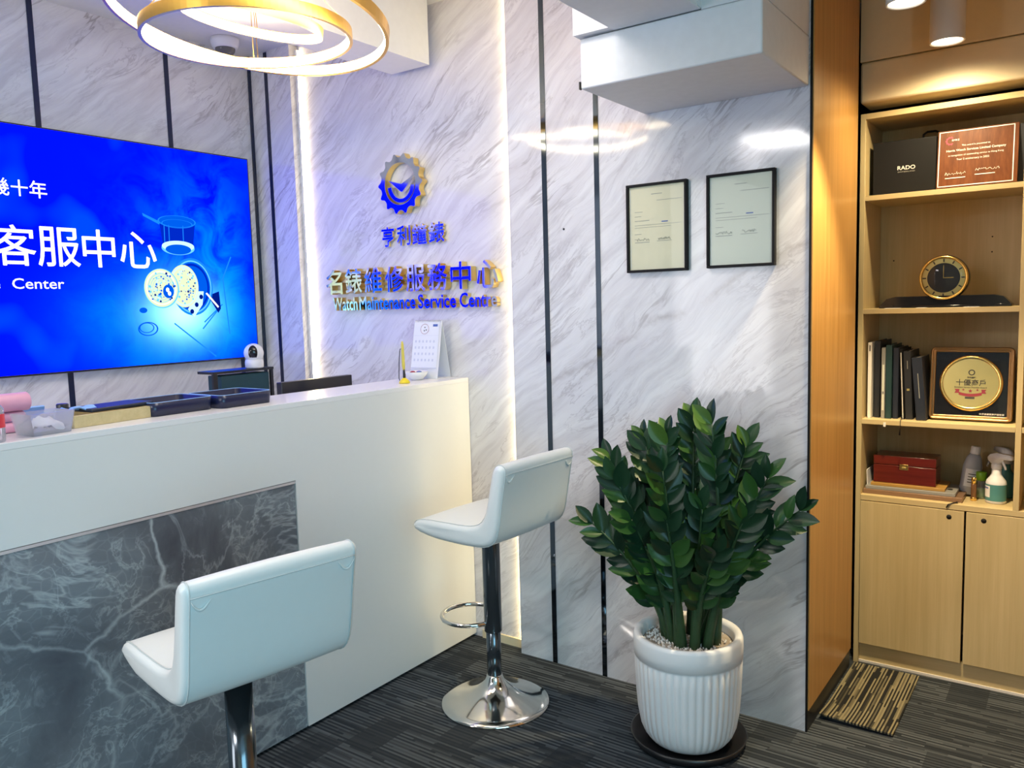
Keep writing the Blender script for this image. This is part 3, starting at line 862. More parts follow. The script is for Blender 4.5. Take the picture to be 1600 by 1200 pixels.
for i, (x, y) in enumerate(((-0.397, 2.964), (-0.438, 2.504))):
    t = thing('downlight', ['white cylinder downlight hanging nearest the bookcase', 'white cylinder downlight cut by the top edge of the photo'][i], 'ceiling light', (x, y, 2.188), 0, 'cylinder downlights over the bookcase')
    MB().m(M['white_plastic'], True).lathe([(0.0505, 0.0), (0.0505, 0.271)], 36, cap0=False).build('housing', t)
    MB().m(M['white_plastic'], True).lathe([(0.0505, 0.0), (0.0465, 0.0), (0.0445, 0.006)], 36, cap0=False, cap1=False).build('rim', t)
    MB().m(M['lamp_face']).lathe([(0.0445, 0.006), (0.001, 0.006)], 36, cap0=False).build('diffuser', t)
    l = bpy.data.lights.new('downlight_beam', 'SPOT')
    l.energy = (33, 120)[i]
    l.color = (1.0, 0.80, 0.48)
    l.spot_size = math.radians((166, 84)[i])
    l.spot_blend = (1.0, 0.5)[i]
    l.shadow_soft_size = 0.035
    lo = bpy.data.objects.new('downlight_beam', l)
    lo.location = (x, y, 2.183)
    COL.objects.link(lo)

# ------------------------------------------------------------------ bar stools
SEAT = [(-.185, .640), (-.10, .628), (0, .625), (.09, .626), (.14, .632), (.172, .650), (.190, .685), (.202, .75), (.214, .82), (.226, .878), (.224, .897),
        (.209, .906), (.192, .903), (.178, .889), (.166, .84), (.153, .78), (.140, .735), (.118, .706), (.085, .693), (.04, .688), (-.05, .687), (-.13, .684), (-.175, .676), (-.194, .660)]
def smooth_loop(P, it=2):
    for _ in range(it):
        Q = []
        for i in range(len(P)):
            a, c = P[i], P[(i + 1) % len(P)]
            Q += [(a[0] * .75 + c[0] * .25, a[1] * .75 + c[1] * .25), (a[0] * .25 + c[0] * .75, a[1] * .25 + c[1] * .75)]
        P = Q
    return P
def offset_loop(P, d):
    n = len(P)
    R_ = []
    for i in range(n):
        a, c = Vector(P[i - 1]), Vector(P[(i + 1) % n])
        t_ = (c - a).normalized()
        nn = Vector((-t_.y, t_.x))
        R_.append((P[i][0] + nn.x * d, P[i][1] + nn.y * d))
    return R_
def seat_mesh():
    base = smooth_loop(SEAT, 1)
    W = 0.197
    st = [(W, .017), (W - .0015, .010), (W - .006, .004), (W - .012, .0012), (W - .020, 0), (W * .5, -.002), (0, -.003)]
    rows = []
    for y, ins in st:
        rows.append((y, ins))
    full = [(-y, i) for y, i in st] + [(y, i) for y, i in reversed(st[:-1])]
    b = MB().m(M['leather'], True)
    R_ = []
    for y, ins in full:
        L = offset_loop(base, ins)
        R_.append([(p[0], y * (1.0 - 0.045 * max(0, (-p[0] - .08) / .11)), p[1]) for p in L])
    b.grid(R_, close_v=True, cap0=True, cap1=True)
    return b
def seam_mesh():
    base = smooth_loop(SEAT, 1)
    b = MB().m(M['seam'], True)
    for s in (-1, 1):
        L = offset_loop(base, -.0002)
        b.tube([(p[0], s * 0.184 * (1.0 - 0.045 * max(0, (-p[0] - .08) / .11)), p[1]) for p in L], 0.0014, 5, closed=True)
    # seam across the upper edge of the back's rear face
    b.tube([(.2285 + .001 * math.cos(y * 9), y, .876) for y in [-.184 + .368 * i / 20 for i in range(21)]], 0.0014, 5)
    return b
def crease_mesh(s):
    b = MB().m(M['leather'], True)
    R_ = []
    # a soft pucker of the cover under the top corner of the backrest
    for i in range(13):
        w = i / 12
        c = Vector((.2268 - .0035 * math.sin(PI * w), s * (.182 - .040 * w), .868 - .024 * math.sin(PI * w) * (1 - .4 * w)))
        R_.append(c)
    b.tube(R_, [0.0006 + 0.0026 * math.sin(PI * i / 12) for i in range(13)], 6)
    return b
def make_stool(loc, rz, label, dz, dfoot=0.0):
    t = thing('bar_stool', label, 'stool', loc, rz, 'white bar stools at the counter')
    st = seat_mesh().build('seat', t, (0, 0, dz))
    seam_mesh().build('seam', st)
    for sg in (-1, 1):
        crease_mesh(sg).build('crease', st)
    MB().m(M['black']).box(-.09, .09, -.09, .09, .612 + dz, .628 + dz, .004).build('seat_plate', t)
    MB().m(M['dark_chrome'], True).lathe([(.030, .262 + dfoot), (.0315, .264 + dfoot), (.0315, .600), (.030, .615 + dz)], 28).build('sleeve', t)
    MB().m(M['dark_chrome'], True).lathe([(.0255, .08), (.0255, .30)], 28).build('column', t)
    MB().m(M['chrome'], True).lathe([(.1925, .0), (.1925, .005), (.188, .010), (.165, .016), (.13, .026), (.095, .040), (.065, .056), (.045, .072), (.034, .085), (.029, .098), (.0265, .104)], 72).build('base', t)
    # footrest: a bent chrome loop clamped to the sleeve
    pts = []
    for i in range(44):
        a = 2 * PI * i / 44
        pts.append((-.112 + .104 * math.cos(a), .010 + .104 * math.sin(a), .292 + dfoot))
    b = MB().m(M['chrome'], True).tube(pts, .0085, 10, closed=True)
    b.build('footrest', t)
    MB().m(M['chrome'], True).tube([(.02, .02, .618 + dz), (.06, .09, .616 + dz), (.09, .165, .612 + dz)], .004, 8).build('lever', t)
    return t
make_stool((-1.672, 2.18, 0), -.05, 'white leather bar stool nearer the sign wall, chrome base in view', 0)
make_stool((-1.567, 1.073, 0), -.183, 'white leather bar stool in front of the dark marble panel', -.018, -.085)

# ------------------------------------------------------------------ potted plant
PX0, PY0 = -1.003, 2.318
o = MB().m(M['black'], True).lathe([(.15, .0), (.172, .004), (.183, .030), (.178, .031), (.168, .008), (.02, .006)], 48, c=(PX0, PY0, 0)).build('plant_saucer')
tag(o, 'round black plastic saucer under the ribbed white pot', 'saucer')
t = thing('potted_plant', 'bushy dark green plant in a ribbed white ceramic pot', 'plant', (PX0, PY0, 0.0085))
H = 0.352
b = MB().m(M['pot'], True)
n = 264
rows = []
prof = [(.110, .000), (.118, .002), (.128, .010), (.141, .030), (.150, .055), (.158, .10), (.163, .16), (.166, .22), (.1675, H - .078), (.1680, H - .073)]
for r, h in prof:
    amp = 0.0045 * min(1, max(0, (h - .002) / .04))
    if h >= H - .074:
        amp = 0
    row = []
    for i in range(n):
        a = 2 * PI * i / n
        f_ = abs(math.sin(22 * a))
        row.append(((r - .004 + amp * f_) * math.cos(a), (r - .004 + amp * f_) * math.sin(a), h))
    rows.append(row)
for r, h in [(.1695, H - .070), (.1705, H - .04), (.1700, H - .012), (.166, H - .002), (.160, H), (.148, H - .003), (.143, H - .012), (.141, H - .05)]:
    rows.append([(r * math.cos(2 * PI * i / n), r * math.sin(2 * PI * i / n), h) for i in range(n)])
b.grid(rows, close_v=True, cap0=True)
b.build('pot', t)
b = MB().m(M['soil'], True).lathe([(.001, H - .030), (.06, H - .031), (.1415, H - .036)], 40, cap0=False, cap1=False)
b.build('soil', t)
b = MB().m(M['pebble'], False)
rng = random.Random(11)
for i in range(620):
    a = rng.random() * 2 * PI
    r = .138 * math.sqrt(rng.random())
    x, y = r * math.cos(a), r * math.sin(a)
    if x > .03 and y > -.01 and rng.random() < .75:
        continue
    s_ = .0028 + rng.random() * .0035
    c = Vector((x, y, H - .031 + rng.random() * .004))
    pts = [c + Vector((rng.uniform(.6, 1) * s_, 0, 0)), c - Vector((rng.uniform(.6, 1) * s_, 0, 0)), c + Vector((0, rng.uniform(.6, 1) * s_, 0)), c - Vector((0, rng.uniform(.6, 1) * s_, 0)), c + Vector((0, 0, s_)), c - Vector((0, 0, s_))]
    V = [b.v(p) for p in pts]
    for q in ((0, 2, 4), (2, 1, 4), (1, 3, 4), (3, 0, 4), (2, 0, 5), (1, 2, 5), (3, 1, 5), (0, 3, 5)):
        b.face([V[k_] for k_ in q])
o = b.build('pebbles', t); o['kind'] = 'stuff'

def leaf(mb, p, d, nrm, L, Wd, droop):
    d = d.normalized()
    s_ = d.cross(nrm).normalized()
    nrm = s_.cross(d).normalized()
    N = 7
    prof = [0.10, 0.62, 0.92, 1.0, 0.90, 0.60, 0.04]
    rows = []
    for i in range(N):
        w = i / (N - 1)
        c = p + d * (L * w) - nrm * (droop * L * w * w)
        hw = Wd * .5 * prof[i]
        rows.append([c + s_ * hw + nrm * hw * .32, c + s_ * hw * .5 + nrm * hw * .10, c, c - s_ * hw * .5 + nrm * hw * .10, c - s_ * hw + nrm * hw * .32])
    mb.grid(rows)

# stalks: tip (x, y, z) in the room, where leaves begin, leaf size
STALKS = [
    ((-1.285, 2.22, .690), .30), ((-1.270, 2.32, .885), .26), ((-1.185, 2.40, .945), .34), ((-1.085, 2.36, .975), .30), ((-1.020, 2.42, 1.015), .40),
    ((-.930, 2.34, 1.020), .36), ((-.850, 2.42, .945), .36), ((-.765, 2.36, .865), .34), ((-.665, 2.34, .785), .36),
    ((-1.190, 2.20, .850), .28), ((-1.010, 2.16, .900), .34), ((-.905, 2.20, .790), .40), ((-.800, 2.26, .760), .32), ((-1.115, 2.16, .740), .30),
    ((-.960, 2.44, .930), .30), ((-1.260, 2.40, .760), .30), ((-.990, 2.14, .760), .36), ((-.850, 2.16, .680), .40)]
rng = random.Random(21)
TP = Vector(t.location)
for i, (tip, start) in enumerate(STALKS):
    tip = Vector(tip) - TP
    a = math.atan2(tip.y, tip.x)
    rb = .045 + .045 * rng.random()
    base = Vector((rb * math.cos(a) * 1.0, rb * math.sin(a) * .9, H - .045))
    ctrl = Vector((base.x * 1.25 + tip.x * .12, base.y * 1.25 + tip.y * .12, base.z + (tip.z - base.z) * .55))
    def P(w):
        return base * (1 - w) ** 2 + ctrl * 2 * w * (1 - w) + tip * w * w
    K = 18
    b = MB().m(M['stem'], True)
    b.tube([P(j / K) for j in range(K + 1)], [.0165 * (1 - j / K) ** 1.2 + .0022 for j in range(K + 1)], 8)
    so = b.build('stem', t)
    b = MB().m(M['leaf'], True)
    length = (tip - base).length
    nl = max(7, int(length * (1 - start) / .037))
    out_ = Vector((math.cos(a), math.sin(a), 0))
    # the fan of leaflets lies in a plane that holds the stalk
    phi = rng.uniform(-.9, .9)
    for j in range(nl + 1):
        w = start + (1 - start) * j / nl
        p = P(min(w, 1))
        tg = (P(min(1, w + .02)) - P(max(0, w - .02))).normalized()
        side0 = tg.cross(Vector((math.sin(phi) * .6 + .32, -.95, .1)))
        side0.normalize()
        face_n = side0.cross(tg).normalized()
        if face_n.y > 0:
            face_n = -face_n
        for sgn in (-1, 1):
            if j == nl and sgn == 1:
                dirv = tg + side0 * .1
            else:
                sp = rng.uniform(.75, 1.05) * (1.0 - .35 * j / nl)
                dirv = tg * rng.uniform(.75, 1.0) + side0 * sgn * sp + face_n * rng.uniform(-.15, .45)
            L = rng.uniform(.076, .102) * (1.0 if 0 < j < nl else .82)
            nn = face_n + side0 * sgn * rng.uniform(-.5, .2) + Vector((0, 0, .35))
            leaf(b, p, dirv, nn, L, L * rng.uniform(.44, .54), rng.uniform(-.05, .25))
    b.build('foliage', so, recalc=False)

# ------------------------------------------------------------------ framed certificates
def lines(mb, spec, to, lift=.0006):
    for u0, u1, v, h, mat in spec:
        mb.m(mat)
        mb.poly([to @ Vector(q) for q in ((u0, v - h / 2, lift), (u1, v - h / 2, lift), (u1, v + h / 2, lift), (u0, v + h / 2, lift))])
def squiggle(mb, to, u, v, w, h, mat, seed, r=.0006, lift=.0012):
    rg = random.Random(seed)
    pts = [to @ Vector((u + w * i / 26, v + h * (rg.random() - .5) * (1 if i % 2 else -.6), lift)) for i in range(27)]
    mb.m(mat).tube(pts, r, 4)
def certificate(xc, zc, label, seed, split):
    W, Hh = .222, .298
    t = thing('framed_certificate', label, 'picture frame', (xc, YW, zc), 0, 'framed certificates on the marble wall')
    b = MB().m(M['black_matte'])
    fw, d = .0085, .020
    for x0, x1, z0, z1 in ((-W / 2, W / 2, Hh / 2 - fw, Hh / 2), (-W / 2, W / 2, -Hh / 2, -Hh / 2 + fw), (-W / 2, -W / 2 + fw, -Hh / 2 + fw, Hh / 2 - fw), (W / 2 - fw, W / 2, -Hh / 2 + fw, Hh / 2 - fw)):
        b.box(x0, x1, -d, -.0005, z0, z1, .001, 1)
    b.build('frame', t)
    to = plane_mat((0, -.010, 0), (1, 0, 0), (0, 0, 1))
    b = MB().m(M['cream_paper'] if split else M['pale_paper'])
    iw, ih = W / 2 - fw, Hh / 2 - fw
    b.box(-iw, iw, -.010, -.002, -ih, ih)
    sp = [(-iw + .004, -iw + .0052, 0, ih * 1.9, M['paper']), (iw - .0052, iw - .004, 0, ih * 1.9, M['paper']),
          (.0, iw - .012, ih - .050, .0016, M['ink']), (-iw + .02, -iw + .05, ih - .085, .0014, M['ink']), (-iw + .02, -iw + .045, ih - .100, .0014, M['ink']),
          (-iw + .02, -iw + .075, ih - .115, .0020, M['ink']), (iw - .085, iw - .062, ih - .122, .0036, M['ink_blue']), (-iw + .02, iw - .012, ih - .130, .0012, M['ink']),
          (-iw + .02, iw - .05, ih - .138, .0012, M['ink']), (-iw + .02, -iw + .045, ih - .160, .0014, M['ink']), (-iw + .02, -iw + .075, ih - .188, .0020, M['ink']), (.0, .055, ih - .186, .0014, M['ink']),
          (-.02, .02, ih - .028, .002, M['ink'])]
    lines(b, sp, to)
    squiggle(b, to, -iw + .02, ih - .178, .055, .012, M['ink'], seed)
    squiggle(b, to, .005, ih - .178, .045, .012, M['ink'], seed + 1)
    b.build('certificate', t)
    MB().m(M['glass']).poly([(-iw, -.0135, -ih), (iw, -.0135, -ih), (iw, -.0135, ih), (-iw, -.0135, ih)]).build('pane', t)
certificate(-1.205, 1.648, 'black framed cream certificate on the marble, nearer the mirror strip', 3, True)
certificate(-.915, 1.650, 'black framed pale certificate on the marble, nearer the oak panel', 7, False)
o = MB().m(M['black'], True).lathe([(.004, 0), (.004, .0008)], 14, axis='y', c=(-1.581, YW, 1.671)).build('screw_hole')
tag(o, 'tiny black screw plug in the marble beside the mirror strip', 'screw')

# ------------------------------------------------------------------ things on the counter ledge
ZL = 1.1062
def tray(x0, x1, y0, y1, rz, label):
    t = thing('tray', label, 'tray', ((x0 + x1) / 2, (y0 + y1) / 2, ZL), rz, 'navy trays on the counter')
    w, l, h, th = (x1 - x0) / 2, (y1 - y0) / 2, .040, .005
    def rr(w_, l_, r, z):
        pts = []
        for cx, cy, a0 in ((w_ - r, l_ - r, 0), (-w_ + r, l_ - r, 90), (-w_ + r, -l_ + r, 180), (w_ - r, -l_ + r, 270)):
            for i in range(6):
                a = math.radians(a0 + 90 * i / 5)
                pts.append((cx + r * math.cos(a), cy + r * math.sin(a), z))
        return pts
    b = MB().m(M['navy_plastic'], True)
    b.grid([rr(w - .004, l - .004, .018, 0), rr(w, l, .022, h), rr(w - th, l - th, .018, h), rr(w - th - .003, l - th - .003, .016, .006)], close_v=True, cap0=True, cap1=True)
    b.build('body', t)
    b = MB().m(M['light_blue'], True).tube([Vector(p) for p in rr(w - th / 2, l - th / 2, .020, h)], .0016, 6, closed=True)
    b.build('rim', t)
tray(-2.345, -2.158, 1.482, 1.676, 0, 'navy plastic tray nearer the sign wall, right one of two')
tray(-2.360, -2.185, 1.268, 1.476, .03, 'navy plastic tray beside the wooden organiser, left one of two')

t = thing('desk_organiser', 'shallow honey-coloured wooden organiser on the counter ledge', 'organiser', (-2.262, 1.125, ZL), .10)
b = MB().m(M['ash_x'])
b.box(.070, .080, -.088, .142, 0, .033, .001, 1); b.box(-.075, -.065, -.088, .142, 0, .033, .001, 1); b.box(-.065, .070, -.088, -.080, 0, .033); b.box(-.065, .070, .132, .142, 0, .033); b.box(-.065, .070, -.080, .132, 0, .006)
b.build('box', t)
o = MB().m(M['navy_cloth']).box(-.055, .055, -.080, .115, 0, .010, .003).build('tablet', None, (-2.255, 1.175, ZL + .0345), (0, 0, .12))
tag(o, 'dark navy tablet lying across the wooden organiser', 'tablet')
b = MB().m(M['light_blue'], False)
rng = random.Random(4)
rows = []
for i in range(7):
    rows.append([(-.02 + .04 * j / 5, -.045 + .09 * i / 6, .004 + .012 * rng.random()) for j in range(6)])
b.grid(rows)
o = b.build('plastic_packet', None, (-2.235, 1.085, ZL + .034)); tag(o, 'crumpled light blue plastic packet beside the clear tub', 'packet')
md = o.modifiers.new('thick', 'SOLIDIFY'); md.thickness = .003
o = MB().m(M['black'], True).lathe([(.015, 0), (.016, .002), (.016, .046), (.014, .048)], 20).build('jar', None, (-2.320, 1.088, ZL + .0065)); tag(o, 'small black round jar behind the blue packet', 'jar')
o = MB().m(M['light_blue']).box(-.004, .004, -.05, .05, 0, .055, .001).build('acrylic_sheet', None, (-2.372, 1.005, ZL), (0, .35, 0))
tag(o, 'light blue sheet leaning behind the pink rolls', 'sheet')
# pink rolls
for i, (y, z, r, L) in enumerate(((.85, .0, .014, .215), (.85, .0285, .013, .225), (.86, .055, .024, .230))):
    b = MB().m(M['pink'], True).lathe([(r * .85, -L / 2), (r, -L / 2 + .004), (r, L / 2 - .004), (r * .85, L / 2)], 24, axis='y')
    o = b.build('paper_roll', None, (-2.262, y, ZL + z + r * (1.0 if i < 2 else .98)))
    tag(o, ['pink wrapped roll at the bottom of the pink pile', 'pink wrapped roll in the middle of the pink pile', 'thick pink wrapped roll on top of the pink pile'][i], 'roll', 'pink rolls on the counter')
t = thing('clear_tub', 'clear plastic tub with white tissue at the counter edge', 'tub', (-2.165, .965, ZL), .12)
b = MB().m(M['clear'])
def rect(w, l, z):
    return [(-w, -l, z), (w, -l, z), (w, l, z), (-w, l, z)]
b.grid([rect(.036, .046, 0), rect(.042, .056, .056), rect(.044, .058, .056), rect(.038, .048, 0)], close_v=True, cap0=True)
b.build('tub_body', t)
b = MB().m(M['paper'], True)
rows = []
for i in range(9):
    rows.append([(-.032 + .064 * j / 8, -.042 + .084 * i / 8, .018 + .026 * mnoise.noise((i * .7, j * .7, .3)) + .020 * math.sin(PI * i / 8) * math.sin(PI * j / 8)) for j in range(9)])
b.grid(rows); b.build('tissue', t)
t = thing('clear_bottle', 'clear bottle with red label at left edge of the counter', 'bottle', (-2.130, .834, ZL))
MB().m(M['clear'], True).lathe([(.024, 0), (.026, .004), (.026, .08), (.012, .10), (.012, .12)], 24).build('bottle_body', t)
MB().m(M['red'], True).lathe([(.0268, .035), (.0268, .068)], 24, cap0=False, cap1=False).build('label', t)

# pen on stand
t = thing('counter_pen', 'yellow pen standing in its round yellow base on the counter', 'pen', (-2.178, 2.318, ZL))
MB().m(M['yellow'], True).lathe([(.021, 0), (.022, .004), (.017, .012), (.008, .019), (.006, .021)], 28).build('base', t)
MB().m(M['black'], True).tube([(0, 0, .018), (0, 0, .034), (-.001, 0, .060)], [.0055, .0055, .004], 12).build('socket', t)
MB().m(M['yellow_pen'], True).tube([(-.001, 0, .052), (-.002, 0, .07), (-.004, 0, .150), (-.0045, 0, .164)], [.0045, .0065, .0055, .003], 14).build('barrel', t)
MB().m(M['black'], True).tube([(-.004, 0, .135), (-.015, -.002, .134), (-.016, -.003, .125), (-.019, -.005, .09), (-.021, -.006, .05), (-.021, -.008, .02), (-.017, -.006, .006), (-.012, 0, .006)], .0016, 6).build('cord', t)
o = MB().m(M['white_plastic'], True).lathe([(.022, 0), (.026, .002), (.040, .018), (.049, .034), (.047, .034), (.037, .018), (.022, .005), (.002, .004)], 36).build('bowl', None, (-2.232, 2.448, ZL)); tag(o, 'small white bowl in front of the desk calendar', 'bowl')
rng = random.Random(9)
for i, (dx, dy, m_) in enumerate(((-.016, -.004, 'ink_red'), (.010, .006, 'ink_blue'), (.0, .014, 'pink'))):
    o = MB().m(M[m_], True).sphere((0, 0, 0), .011, 12, 8, (1.2, .9, .6)).build('sweet', None, (-2.232 + dx, 2.448 + dy, ZL + .030))
    tag(o, ['red wrapped sweet in the white bowl', 'blue wrapped sweet in the white bowl', 'pink wrapped sweet in the white bowl'][i], 'sweet', 'sweets in the white bowl')

t = thing('desk_calendar', 'white tent desk calendar standing at the wall end of the counter', 'calendar', (-2.245, 2.548, ZL), math.radians(3))
hgt, sp = .238, .046
def leafquad(mb, x0, x1, z0, z1, sgn, th=.0012):
    f_ = lambda z: sgn * sp * (1 - z / hgt)
    q = [(x0, f_(z0), z0), (x1, f_(z0), z0), (x1, f_(z1), z1), (x0, f_(z1), z1)]
    q2 = [(p[0], p[1] + th * (1 if sgn < 0 else -1), p[2]) for p in q]
    V = [mb.v(p) for p in q]; V2 = [mb.v(p) for p in q2]
    mb.face(V); mb.face(list(reversed(V2)))
    for i in range(4):
        mb.face([V[i], V[(i + 1) % 4], V2[(i + 1) % 4], V2[i]])
b = MB().m(M['white_plastic']); leafquad(b, -.072, .072, .0, hgt, -1); leafquad(b, -.072, .072, .0, hgt, 1); b.box(-.072, .072, -.045, .045, 0, .0015)
b.build('stand', t)
to = plane_mat((0, -sp - .002, .0), (1, 0, 0), (0, sp, hgt))
b = MB().m(M['paper'])
b.poly([to @ Vector(p) for p in ((-.070, .040, .001), (.064, .040, .001), (.064, .236, .001), (-.070, .236, .001))])
sp_ = [(-.068, .062, .180, .0008, M['ink_pale']), (.030, .054, .222, .010, M['ink_blue']), (-.07, .064, .044, .004, M['ink_pale'])]
for r_ in range(4):
    for c_ in range(6):
        sp_.append((-.058 + c_ * .019, -.050 + c_ * .019, .155 - r_ * .026, .010, M['ink_pale']))
lines(b, sp_, to, .0016)
circ = [to @ Vector((-.012 + .021 * math.cos(2 * PI * i / 36), .207 + .021 * math.sin(2 * PI * i / 36), .0022)) for i in range(36)]
b.m(M['ink_red']).tube(circ, .0006, 4, closed=True)
for p in ((-.012, .214), (-.004, .203), (-.014, .200)):
    b.m(M['ink_dark']).sphere(to @ Vector((p[0], p[1], .0018)), .0025, 8, 4)
b.build('page', t)
b = MB().m(M['chrome'])
for i in range(18):
    x = -.066 + i * .0078
    b.tube([Vector((x, .0055 * math.cos(2 * PI * j / 8), hgt - .004 + .0055 * math.sin(2 * PI * j / 8))) for j in range(8)], .0007, 4, closed=True)
b.build('binding', t)

t = thing('desk_monitor', 'black monitor top edge showing just above the counter ledge', 'monitor', (-2.50, 2.145, .7455), 0)
MB().m(M['black']).box(-.016, .016, -.175, .185, .13, .385, .003).build('screen_panel', t)
MB().m(M['black']).box(-.012, .012, -.03, .03, .006, .15).build('stand', t)
MB().m(M['black']).box(-.08, .08, -.10, .10, 0, .008, .002).build('base', t)

# ------------------------------------------------------------------ bookcase
YB, YK = 3.175, 3.462
bc = thing('bookcase', 'tall pale ash bookcase with open shelves over two cupboard doors', 'bookcase', (-.15, YB, 0))
BX = bc.location
def bp(name, x0, x1, y0, y1, z0, z1, mat='ash', bevel=.0008, label=None):
    o = MB().m(M[mat]).box(x0 - BX.x, x1 - BX.x, y0 - BX.y, y1 - BX.y, z0, z1, bevel, 1).build(name, bc)
    if label:
        o['label'] = label
    return o
bp('side_panel', -.697, -.679, YB, YK, 0, 2.047)
bp('divider', -.192, -.174, YB, YK, .656, 2.027)
bp('side_panel', .31, .328, YB, YK, 0, 2.047)
bp('top_panel', -.679, .31, YB, YK, 2.027, 2.047, 'ash_x')
bp('back_panel', -.679, .31, YK - .006, YK, .08, 2.027)
for z in (1.748, 1.340, .933):
    bp('shelf', -.679, -.192, YB + .002, YK - .006, z - .009, z + .009, 'ash_x')
    bp('shelf', -.174, .31, YB + .002, YK - .006, z - .009, z + .009, 'ash_x')
bp('cabinet_top', -.679, .31, YB, YK - .006, .636, .656, 'ash_x')
bp('plinth', -.679, .31, YB + .016, YB + .034, .0, .076, 'ash_x')
bp('floor_strip', -.679, .31, YB + .010, YB + .016, .0, .010, 'white_trim', .0005, 'thin pale strip along the plinth foot')
for x0, x1, hx in ((-.678, -.3365, -.383), (-.3295, .0, -.276), (.007, .309, .05)):
    d = bp('door', x0, x1, YB - .002, YB + .016, .080, .633)
    MB().m(M['hole'], True).lathe([(.0085, 0), (.0085, .0006)], 20, axis='y', c=(hx - BX.x, -.002, .609)).build('finger_hole', d)
# little shelf pin holes in the back panel
for x, z in ((-.63, 1.53), (-.30, 1.545), (-.30, 1.60), (-.63, 1.12), (-.30, 1.12)):
    MB().m(M['hole']).lathe([(.0028, 0), (.0028, .0005)], 8, axis='y', c=(x - BX.x, YK - .006 - BX.y, z)).build('pin_hole', bc)

# -- top shelf
Z1 = 1.7572
t = thing('presentation_box', 'flat black presentation box with small gold lettering on the top shelf', 'box', (-.562, 3.235, Z1), .03)
MB().m(M['black_matte']).box(-.103, .103, 0, .05, 0, .192, .002).build('body', t)
b = MB().m(M['white_trim'])
to = plane_mat((0, -.0004, 0), (1, 0, 0), (0, 0, 1))
put_text(b, 'RADO', to, .008, .094, w=.058, h=.014, bold=.015, lift=.0004)
b.m(M['ink']); put_text(b, 'SWITZERLAND', to, .008, .080, w=.056, h=.004, lift=.0004)
b.build('lettering', t)
t = thing('carry_case', 'dark case with a loop handle behind the black presentation box', 'case', (-.50, 3.385, Z1))
MB().m(M['dark_cloth']).box(-.165, .165, 0, .06, 0, .215, .006).build('body', t)
MB().m(M['black']).tube([(-.03, .03, .213), (-.028, .03, .232), (-.015, .03, .240), (.012, .03, .240), (.026, .03, .232), (.028, .03, .213)], .004, 8).build('handle', t)
# wooden plaque leaning, turned slightly
t = thing('wooden_plaque', 'reddish wooden award plaque with white border and writing on the top shelf', 'plaque', (-.338, 3.215, Z1 + .0035), 0)
to = plane_mat((0, 0, .006), (1, .0, 0), (0, .16, 1))
W, Hh = .226, .194
b = MB().m(M['walnut'])
b.box(-W / 2 - .004, W / 2 + .012, -.004, Hh + .004, -.016, -.0006, .001, 1, to)
b.build('board', t)
b = MB()
lines(b, [(-W / 2, W / 2, .0015, .003, M['white_trim']), (-W / 2, W / 2, Hh - .0015, .003, M['white_trim'])], to)
b.m(M['white_trim'])
for u in (-W / 2, W / 2 - .003):
    b.poly([to @ Vector(q) for q in ((u, 0, .0006), (u + .003, 0, .0006), (u + .003, Hh, .0006), (u, Hh, .0006))])
b.build('border', t)
b = MB().m(M['white_trim'])
put_text(b, 'This award is presented to', to, .0, Hh - .054, w=.085, lift=.0008)
put_text(b, 'Harris Watch Services Limited Company', to, .0, Hh - .070, w=.178, lift=.0008, bold=.01)
put_text(b, 'in recognition of outstanding service to Hong Kong', to, .0, Hh - .087, w=.165, lift=.0008)
put_text(b, 'Year 2 anniversary in 2022', to, -.008, Hh - .102, w=.098, lift=.0008)
put_text(b, 'EMKS', to, -.062, Hh - .032, w=.022, h=.006, lift=.0008)
squiggle(b, to, -.090, .044, .062, .013, M['white_trim'], 2, .0009)
squiggle(b, to, .002, .050, .070, .014, M['white_trim'], 6, .0009)
lines(b, [(-.090, -.028, .029, .0028, M['white_trim']), (.0, .060, .034, .0028, M['white_trim'])], to, .0008)
b.m(M['ink_red'])
gear = []
for i in range(60):
    a = math.radians(50 + 260 * i / 59)
    r = .0135 + (.002 if (i // 4) % 2 else 0)
    gear.append((-.078 + r * math.cos(a), Hh - .034 + r * math.sin(a)))
inn = [(-.078 + .0095 * math.cos(math.radians(50 + 260 * i / 59)), Hh - .034 + .0095 * math.sin(math.radians(50 + 260 * i / 59))) for i in range(60)]
b.grid([[to @ Vector((*p, .001)) for p in gear], [to @ Vector((*p, .001)) for p in inn]])
b.build('lettering', t)
o = MB().m(M['dark_cloth']).box(-.012, .012, -.07, .07, 0, .20, .002).build('document_case', None, (-.208, 3.32, Z1)); tag(o, 'upright black case behind the right edge of the wooden plaque', 'case')

# -- clock shelf
Z2 = 1.3494
t = thing('mantel_clock', 'round brass-rimmed clock on a long low black base', 'clock', (-.427, 3.250, Z2))
b = MB().m(M['black_gloss'])
sh = [(-.205, .0), (-.205, .012), (-.185, .034), (-.155, .041), (.155, .041), (.185, .034), (.205, .012), (.205, 0)]
b.prism(sh, .075, lambda a, c, h: (a, -.015 + h, c))
b.build('base', t)
b = MB().m(M['black_gloss']); b.box(-.21, -.16, -.022, .060, 0, .010, .002); b.box(.16, .21, -.022, .060, 0, .010, .002); b.box(-.10, .10, -.022, .060, 0, .008, .002)
b.build('foot', t)
CR = .079; cz = .104
b = MB().m(M['black_gloss'], True).lathe([(CR * .8, -.045), (CR, -.040), (CR * 1.02, .0), (CR * .98, .012)], 48, axis='y', c=(0, 0, cz), cap1=False)
cs = b.build('case', t)
b = MB().m(M['gold'], True).lathe([(CR * .985, .010), (CR * .97, .020), (CR * .90, .022), (CR * .86, .014)], 56, axis='y', c=(0, 0, cz), cap0=False, cap1=False)
b.build('bezel', t)
b = MB().m(M['gold_plate']).lathe([(CR * .88, .013), (CR * .66, .0135)], 56, axis='y', c=(0, 0, cz), cap0=False, cap1=False)
